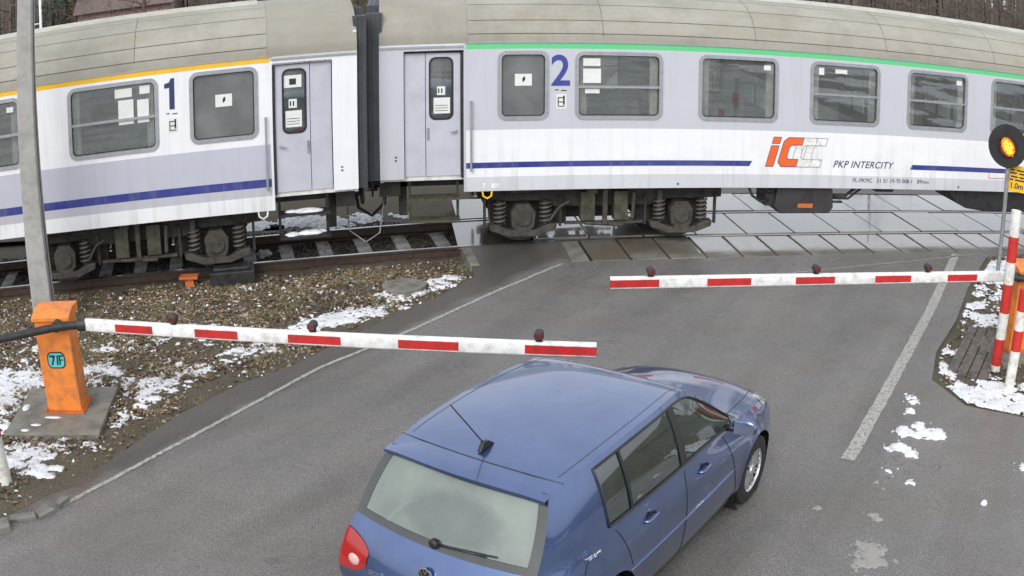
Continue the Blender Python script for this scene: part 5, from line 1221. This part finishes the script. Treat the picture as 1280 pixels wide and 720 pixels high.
# spoiler / tailgate top
m_ = MB(); nS = 18; rowsS = [(.44, .004), (.40, .006), (.34, .008), (.28, .004), (.23, -.006)]
def roofz(x, y):
    xx = max(x, .37); T = lerpT(RLs['T'], xx); C_ = lerpT(RLs['C'], max(x, .31)); s_ = 1-min(1, abs(y)/T[0]); return T[1]+(C_[1]-T[1])*(1-(1-s_)**2.3)
for x, dz in rowsS:
    for k in range(nS+1):
        u = -1+2*k/nS; hw = .630; xx = x+.07*u*u; m_.v.append((xx, u*hw, roofz(x, u*.61)+dz-.004*abs(u)**6*4))
nn_ = nS+1; last = len(rowsS)
for k in range(nS+1): v = m_.v[(last-1)*nn_+k]; m_.v.append((v[0]+.006, v[1], v[2]-.028))
for k in range(nS+1): v = m_.v[(last-1)*nn_+k]; m_.v.append((v[0]+.10, v[1]*.97, v[2]-.04))
for a in range(last+1):
    for c in range(nS): m_.f.append((a*nn_+c, a*nn_+c+1, (a+1)*nn_+c+1, (a+1)*nn_+c)); m_.mi.append(0 if a < last else 1)
spl = m_.build('spoiler', [M['car'], M['trim']], car, smooth=True, auto=35)
line('shut_line', [(.438+.07*u*u, u*.63, roofz(.44, u*.61)+.004) for u in [-1+2*k/20 for k in range(21)]], .004, M['trim'], spl)
# rear details
def rp(jf, u, off=.006):
    j = min(int(jf), len(RR)-2); g = jf-j; k = (u+1)/2*nx; k = max(0, min(nx-1e-4, k)); kk_ = int(k); h = k-kk_
    p = (RR[j][kk_]*(1-h)+RR[j][kk_+1]*h)*(1-g)+(RR[j+1][kk_]*(1-h)+RR[j+1][kk_+1]*h)*g; return Vector((p.x-off, p.y, p.z))
for sg in (-1, 1):
    m_ = MB(); n = 0
    JL = [8.6+q*.66 for q in range(9)]
    def col_pts(kind):
        return None
    cols_ = []
    for u in (.66, .72, .78, .84, .90, .96, 1.0): cols_.append([rp(jf, sg*u, .010) for jf in JL])
    for x in (.13, .19, .25, .30): 
        cl = []
        for jf in JL:
            q = spx(x, jf, 0 if sg < 0 else 1, .009); cl.append(Vector(q))
        cols_.append(cl)
    n = len(JL)
    for cidx, cl in enumerate(cols_):
        sh = [.35, .60, .74, .83, .9, .94, .96, .96, .9, .78, .5][cidx]; mid = sum(cl, Vector())/n
        for p in cl: m_.v.append(tuple(mid+(p-mid)*sh))
    for a in range(len(cols_)-1):
        for c in range(n-1): m_.f.append((a*n+c, a*n+c+1, (a+1)*n+c+1, (a+1)*n+c)); m_.mi.append(0)
    tl = m_.build('taillight', M['taillight'], car, smooth=True)
    m_ = MB(); m_.lathe([(.05, 0), (.045, -.01), (.02, -.014)], tuple(rp(10.6, sg*.80, .012)), 'x', 18); m_.build('reverse_lamp', M['lens_clear'], tl, smooth=True)
line('wiper_arm', [tuple(rp(NL+.9, .0, .02)), tuple(rp(NL+1.25, -.25, .022)), tuple(rp(NL+1.45, -.52, .022))], .009, M['trim'], car)
line('wiper_blade', [tuple(rp(NL+1.0, -.08, .012)), tuple(rp(NL+1.55, -.62, .012))], .007, M['trim'], car)
m_ = MB(); m_.lathe([(.035, .0), (.035, -.03), (.02, -.04)], tuple(rp(NL+.9, .0, .0)), 'x', 14); m_.build('wiper_hub', M['trim'], car, smooth=True)
# round badge with ring and letters
bc = rp(NL-3.2, 0, .008); bx = MB(); bx.lathe([(.056, 0), (.056, -.008), (.048, -.010), (.048, -.004)], tuple(bc), 'x', 28); bdg = bx.build('badge', M['chrome'], car, smooth=True, auto=30)
m_ = MB(); m_.lathe([(.047, -.004), (.046, -.006)], tuple(bc), 'x', 28); m_.build('badge_field', M['trim'], bdg)
def bar(m_, a, b, w__=.007):
    a = Vector((0, a[0], a[1])); b = Vector((0, b[0], b[1])); d = (b-a).normalized(); nn = Vector((0, -d.z, d.y))*w__/2; o = bc+Vector((-.0085, 0, 0))
    m_.add([o+a+nn, o+b+nn, o+b-nn, o+a-nn], [(0, 1, 2, 3)])
m_ = MB()
for a, b in (((.016, .042), (.0, .006)), ((-.016, .042), (0, .006)), ((.038, .022), (.020, -.038)), ((.020, -.038), (0, -.004)), ((0, -.004), (-.020, -.038)), ((-.020, -.038), (-.038, .022))): bar(m_, a, b)
m_.build('badge_letters', M['chrome'], bdg)
t_ = text('model_lettering', 'GOLF', .055, M['chrome'], car, tuple(rp(NL-6.0, .60, .014)), (R(90), 0, R(-90)), .002, spacing=1.1); t_.rotation_euler = (R(90), 0, R(-87-5))
t_ = text('trim_lettering', 'TOUR', .060, M['chrome'], car, (.43, -.842, .945), (R(90+12), 0, R(-7)), .003, spacing=1.15, shear=.2)
line('bumper_line', [tuple(rp(6.2, u, .002)) for u in [-1+.1*k for k in range(21)]], .006, M['trim'])
m_ = MB(); c = rp(5.2, 0, .006); m_.box((c.x-.012, -.26, c.z-.05), (c.x+.004, .26, c.z+.06)); m_.build('number_plate', M['postwhite'], car)
# antenna
m_ = MB(); m_.prism([(.50, 1.49), (.66, 1.50), (.60, 1.54), (.545, 1.55)], -.014, .014, 'xz'); ant = m_.build('antenna', M['trim'], car, bevel=.004)
line('antenna_rod', [(.50, 0, 1.50), (.30, 0, 1.62), (.13, .0, 1.72)] if False else [(.56, 0, 1.53), (.40, .0, 1.72), (.22, 0, 1.93)], .0045, M['trim'], ant)
# fuel flap
sp0 = Vector(spx(.62, NL-3.2, 0, .002)); m_ = MB(); m_.add([spx(.62+.085*math.cos(2*math.pi*k/26), NL-3.2+(.085*math.sin(2*math.pi*k/26))/.052, 0, .004) for k in range(26)], [tuple(range(26))]); 
m_.build('fuel_flap', M['car'], car)
# wheels and liners
for wx in (.76, 3.33):
    for sg in (-1, 1):
        m_ = MB(); m_.lathe([(.20, -.10), (.275, -.10), (.308, -.085), (.316, -.05), (.316, .05), (.308, .085), (.275, .10), (.20, .10)], (wx, sg*.775, .316), 'y', 44, cap=False); wh = m_.build('wheel', M['tyre'], car, smooth=True, auto=35)
        m_ = MB(); m_.lathe([(.205, -.08), (.215, sg*.075), (.205, sg*.08), (.195, sg*.06)], (wx, sg*.785, .316), 'y', 36, cap=False); cy = sg*.855
        for k in range(9):
            a = 2*math.pi*k/9+.2
            for da in (-.07, .07):
                u = Vector((math.cos(a+da), 0, math.sin(a+da))); v = Vector((math.cos(a+da*2.2), 0, math.sin(a+da*2.2))); c = Vector((wx, cy, .316)); w__ = Vector((-u.z, 0, u.x))*.010
                m_.add([c+u*.04-w__, c+u*.04+w__, c+v*.203+w__, c+v*.203-w__]+[q+Vector((0, -sg*.02, 0)) for q in (c+u*.04-w__, c+u*.04+w__, c+v*.203+w__, c+v*.203-w__)], [(0, 1, 2, 3), (4, 5, 6, 7), (0, 1, 5, 4), (2, 3, 7, 6), (1, 2, 6, 5), (3, 0, 4, 7)])
        m_.lathe([(.05, 0), (.045, sg*.012), (.01, sg*.014)], (wx, cy, .316), 'y', 18); m_.build('rim', M['alloy'], wh, recalc=True)
        m_ = MB(); m_.lathe([(.16, 0), (.16, -sg*.02)], (wx, sg*.79, .316), 'y', 24); m_.build('brake_disc', M['wheel'], wh)
    m_ = MB(); m_.lathe([(.375, -.85), (.375, -.55)], (wx, 0, .315), 'y', 30, cap=False); m_.lathe([(.375, .55), (.375, .85)], (wx, 0, .315), 'y', 30, cap=False)
    m_.each('arch_liner', M['trim'], car)
# underside and interior
m_ = MB(); m_.box((.3, -.72, .19), (3.95, .72, .24)); m_.build('floor_pan', M['cabin'], car)
m_ = MB(); m_.box((.25, -.66, .24), (.95, .66, .70)); m_.build('parcel_shelf', M['cabin'], car)
m_ = MB(); m_.prism([(2.45, .5), (2.42, .86), (2.55, .95), (2.86, .97), (3.0, .5)], -.68, .68, 'xz'); m_.build('dashboard', M['cabin'], car)
for sg in (-1, 1):
    m_ = MB(); m_.box((1.75, sg*.37-.25, .30), (2.25, sg*.37+.25, .52)); m_.prism([(1.78, .50), (1.92, .50), (1.75, 1.10), (1.62, 1.10)], sg*.37-.24, sg*.37+.24, 'xz'); m_.prism([(1.64, 1.13), (1.74, 1.13), (1.70, 1.30), (1.62, 1.30)], sg*.37-.13, sg*.37+.13, 'xz'); m_.build('front_seat', M['cabin'] if sg > 0 else M['cabin'], car, bevel=.03)
m_ = MB(); m_.box((1.0, -.62, .30), (1.5, .62, .52)); m_.prism([(1.02, .50), (1.16, .50), (1.03, 1.06), (.92, 1.06)], -.62, .62, 'xz'); rs_ = m_.build('rear_seat', M['cabin'], car, bevel=.03)
for yy in (-.38, 0, .38):
    m_ = MB(); m_.box((.90, yy-.12, 1.07), (.98, yy+.12, 1.24)); m_.build('headrest', M['cabin'], rs_, bevel=.03)
m_ = MB(); pts = [(2.38+.05*math.sin(a), .37+.18*math.cos(a), .90+.18*math.sin(a)) for a in [2*math.pi*k/24 for k in range(25)]]; m_.tube(pts, .014, 6, cap=False); m_.tube([(2.38, .2, .9), (2.36, .37, .88), (2.38, .54, .9)], .02, 6); m_.build('steering_wheel', M['trim'], car, smooth=True)
m_ = MB(); m_.add([(.5, -.55, 1.42), (2.1, -.55, 1.42), (2.1, .55, 1.42), (.5, .55, 1.42)], [(0, 1, 2, 3)]); m_.build('headlining', M['cabin_light'], car)

# ================================================================== BACKGROUND beyond the track
rd = random.Random(11)
def tree(x, y, h, kind, lab):
    root = empty('pine_tree' if kind == 'pine' else 'bare_tree', (x, y, -.3)); tag(root, lab, 'tree', 'trees beyond the railway')
    m_ = MB(); lean = rd.uniform(-.03, .03)*h; r0_ = h*.016+.05
    P_ = [Vector((lean*t*t, rd.uniform(-.02, .02)*h*t, h*t)) for t in (0, .15, .35, .55, .75, .9, 1)]
    m_.tube(P_, [r0_*(1-.85*t) for t in (0, .15, .35, .55, .75, .9, 1)], 8)
    tips = []
    nb = 26 if kind == 'bare' else 34
    for k in range(nb):
        t = rd.uniform(.10 if kind != 'pine' else .12, .97); i = min(int(t*6), 5); base = P_[i].lerp(P_[i+1], t*6-i) if False else Vector((lean*t*t, 0, h*t)); a = rd.uniform(0, 6.28)
        L_ = h*(.26 if kind == 'bare' else .20)*(1.1-t)+.4; up_ = rd.uniform(.3, 1.1) if kind == 'bare' else rd.uniform(-.25, .25)
        e = base+Vector((math.cos(a), math.sin(a), up_)).normalized()*L_; mid = base.lerp(e, .5)+Vector((0, 0, .05*L_))
        m_.tube([base, mid, e], [r0_*.30*(1.1-t), r0_*.18*(1.1-t), .01], 5, cap=False); tips.append((base, mid, e, L_))
    m_.build('trunk', M['bark'] if kind == 'bare' else M['bark_pine'], root, smooth=True)
    m_ = MB()
    for base, mid, e, L_ in tips:
        for q in range(26 if kind == 'bare' else 46):
            t = rd.uniform(.25, 1.05); c = base.lerp(e, t); d = Vector((rd.gauss(0, 1), rd.gauss(0, 1), rd.gauss(.3 if kind == 'bare' else 0, .8))).normalized()
            if kind == 'bare':
                l_ = rd.uniform(.3, .9); s_ = Vector((rd.uniform(-1, 1), rd.uniform(-1, 1), 0))*.012; m_.add([c-s_, c+s_, c+d*l_], [(0, 1, 2)])
            else:
                l_ = rd.uniform(.18, .40); s_ = d.cross(Vector((rd.uniform(-1, 1), rd.uniform(-1, 1), rd.uniform(-1, 1)))).normalized()*.07; c += Vector((rd.gauss(0, .16), rd.gauss(0, .16), rd.gauss(0, .12))); m_.add([c-s_, c+s_, c+d*l_+s_*.4, c+d*l_-s_*.4], [(0, 1, 2, 3)])
    m_.build('crown', M['twigs'] if kind == 'bare' else M['needles'], root, recalc=False)
    return root
L_p = ['dark green pine at the far left edge behind the grey pole', 'pine among bare trees above the left coach roof', 'dark green pine at the top right corner', 'pine standing behind the others at the right']
tree(-15.5, 17, 9, 'pine', L_p[0]); tree(-19, 21, 10, 'pine', 'second dark pine at the left edge, farther from the track'); tree(-14.5, 30, 10, 'pine', L_p[1])
tree(41, 36, 9, 'pine', L_p[2]); tree(47, 42, 12, 'pine', L_p[3])
bl = ['bare tree nearest the grey pole above the left coach', 'bare tree left of the pink wall', 'bare tree just right of the pink wall', 'slim bare tree above the middle of the left coach', 'bare tree showing over the right coach roof at its left end', 'bare tree over the right coach near the roof bend', 'bare tree above the fourth window of the right coach', 'bare tree above the fifth window of the right coach', 'leaning bare tree left of the corner pine', 'bare tree among the scrub in the right background', 'tall bare tree far back at the right', 'tall bare tree far back at the left', 'thin bare tree at the far right background']
for (x, y), lb in zip([(-12.4, 20), (-9.5, 24), (-6.0, 21), (-4.2, 26), (16.5, 27), (20, 24), (24, 27), (27.5, 26), (33, 32), (29, 36), (38, 45), (-18, 38), (52, 44)], bl): tree(x, y, rd.uniform(5, 7.5), 'bare', lb)
def bush(x, y, s_, n, lab):
    m_ = MB()
    for q in range(n):
        a = rd.uniform(0, 6.28); r_ = abs(rd.gauss(0, .4))*s_; c = Vector((x+r_*math.cos(a), y+r_*math.sin(a), -.25)); d = Vector((rd.gauss(0, .35), rd.gauss(0, .35), 1)).normalized(); l_ = s_*rd.uniform(.5, 1.3)
        nn = Vector((rd.uniform(-1, 1), rd.uniform(-1, 1), 0)).normalized()*.018; e = c+d*l_; m_.add([c-nn, c+nn, e], [(0, 1, 2)])
        for w__ in range(5):
            b_ = c.lerp(e, rd.uniform(.3, 1)); f = b_+Vector((rd.gauss(0, 1), rd.gauss(0, 1), rd.gauss(.3, 1)))*.16*s_; m_.add([b_-nn*.6, b_+nn*.6, f], [(0, 1, 2)])
    o = m_.build('bush', M['bush'], recalc=False); tag(o, lab, 'bush', 'scrub beyond the railway')
bls = ['low winter scrub behind the left coach by the grey pole', 'winter scrub left of the pink wall', 'winter scrub right of the pink wall', 'winter scrub behind the coach joint', 'winter scrub behind the start of the right coach', 'winter scrub above the third window of the right coach', 'winter scrub above the fourth window of the right coach', 'winter scrub above the fifth window of the right coach', 'dense winter scrub near the top right corner', 'dense winter scrub at the far right edge']
for (x, y), lb in zip([(-13.5, 16), (-9.8, 17.5), (-4.6, 16), (0, 18), (12, 19), (17, 20), (21, 21), (25.5, 22), (30, 25), (37, 27)], bls): bush(x, y, rd.uniform(2.6, 3.6), 420, lb)
# far wood as one mass
m_ = MB()
for q in range(2600):
    a = rd.uniform(-38, 60); r_ = rd.uniform(60, 120); x = r_*math.sin(R(a)); y = r_*math.cos(R(a)); h = rd.uniform(3, 7); w__ = rd.uniform(.05, .14)
    m_.add([(x-w__, y, -.4), (x+w__, y, -.4), (x+w__*.3+rd.gauss(0, .3), y, h), (x-w__*.3, y, h)], [(0, 1, 2, 3)])
    for k in range(7):
        z = rd.uniform(.4, h); d = Vector((rd.gauss(0, 1), rd.gauss(0, 1), rd.uniform(-.1, 1.2))); m_.add([(x, y, z), (x, y, z+.12), (x+d.x, y+d.y, z+d.z)], [(0, 1, 2)])
tag(m_.build('far_wood', M['twigs'], recalc=False), kind='stuff')
m_ = MB()
for q in range(5000):
    a = rd.uniform(-36, 58); r_ = rd.uniform(26, 90); x = r_*math.sin(R(a)); y = r_*math.cos(R(a)); 
    if 4 < x*.9+3 < 22 and y < 40 and abs(x-(2+y*.38)) < 4: continue
    h = rd.uniform(.5, 1.7)
    for k in range(4):
        d = Vector((rd.gauss(0, .35), rd.gauss(0, .35), 1))*h; w__ = .05; m_.add([(x-w__, y, -.35), (x+w__, y, -.35), (x+d.x, y+d.y, -.35+d.z)], [(0, 1, 2)])
tag(m_.build('undergrowth', M['bush'], recalc=False), kind='stuff')
# pink walled shed beyond the left coach
root = empty('shed', (-11.8, 30.0, -.3), R(8)); tag(root, 'small pink walled shed glimpsed over the roof of the left coach', 'shed')
m_ = MB(); m_.box((-2.2, -1.6, 0), (2.2, 1.6, 3.6)); m_.build('wall', M['brick'], root)
m_ = MB(); m_.prism([(-1.9, 3.55), (1.9, 3.55), (0, 4.7)], -2.4, 2.4, 'yz'); m_.build('roof', M['tile'], root)
m_ = MB(); m_.box((-1.4, -1.63, 1.6), (-.7, -1.58, 2.6)); m_.box((.6, -1.63, 1.6), (1.3, -1.58, 2.6)); m_.each('window', M['dark'], root)
root = empty('signal_mast', (-9.35, 10.0, -.25)); tag(root, 'thin white A shaped mast standing beyond the left coach', 'mast')
m_ = MB(); m_.tube([(-.35, 0, 0), (-.12, 0, 5)], .04, 8); m_.tube([(.35, 0, 0), (.12, 0, 5)], .04, 8)
for z in (1, 2, 3, 4): m_.tube([(-.35+.046*z, 0, z), (.35-.046*z, 0, z)], .02, 6)
m_.build('frame', M['white'], root, smooth=True)
for o in bpy.data.objects:
    if o.parent is None and 'label' not in o and 'kind' not in o and o.type == 'MESH': print('UNTAGGED', o.name)
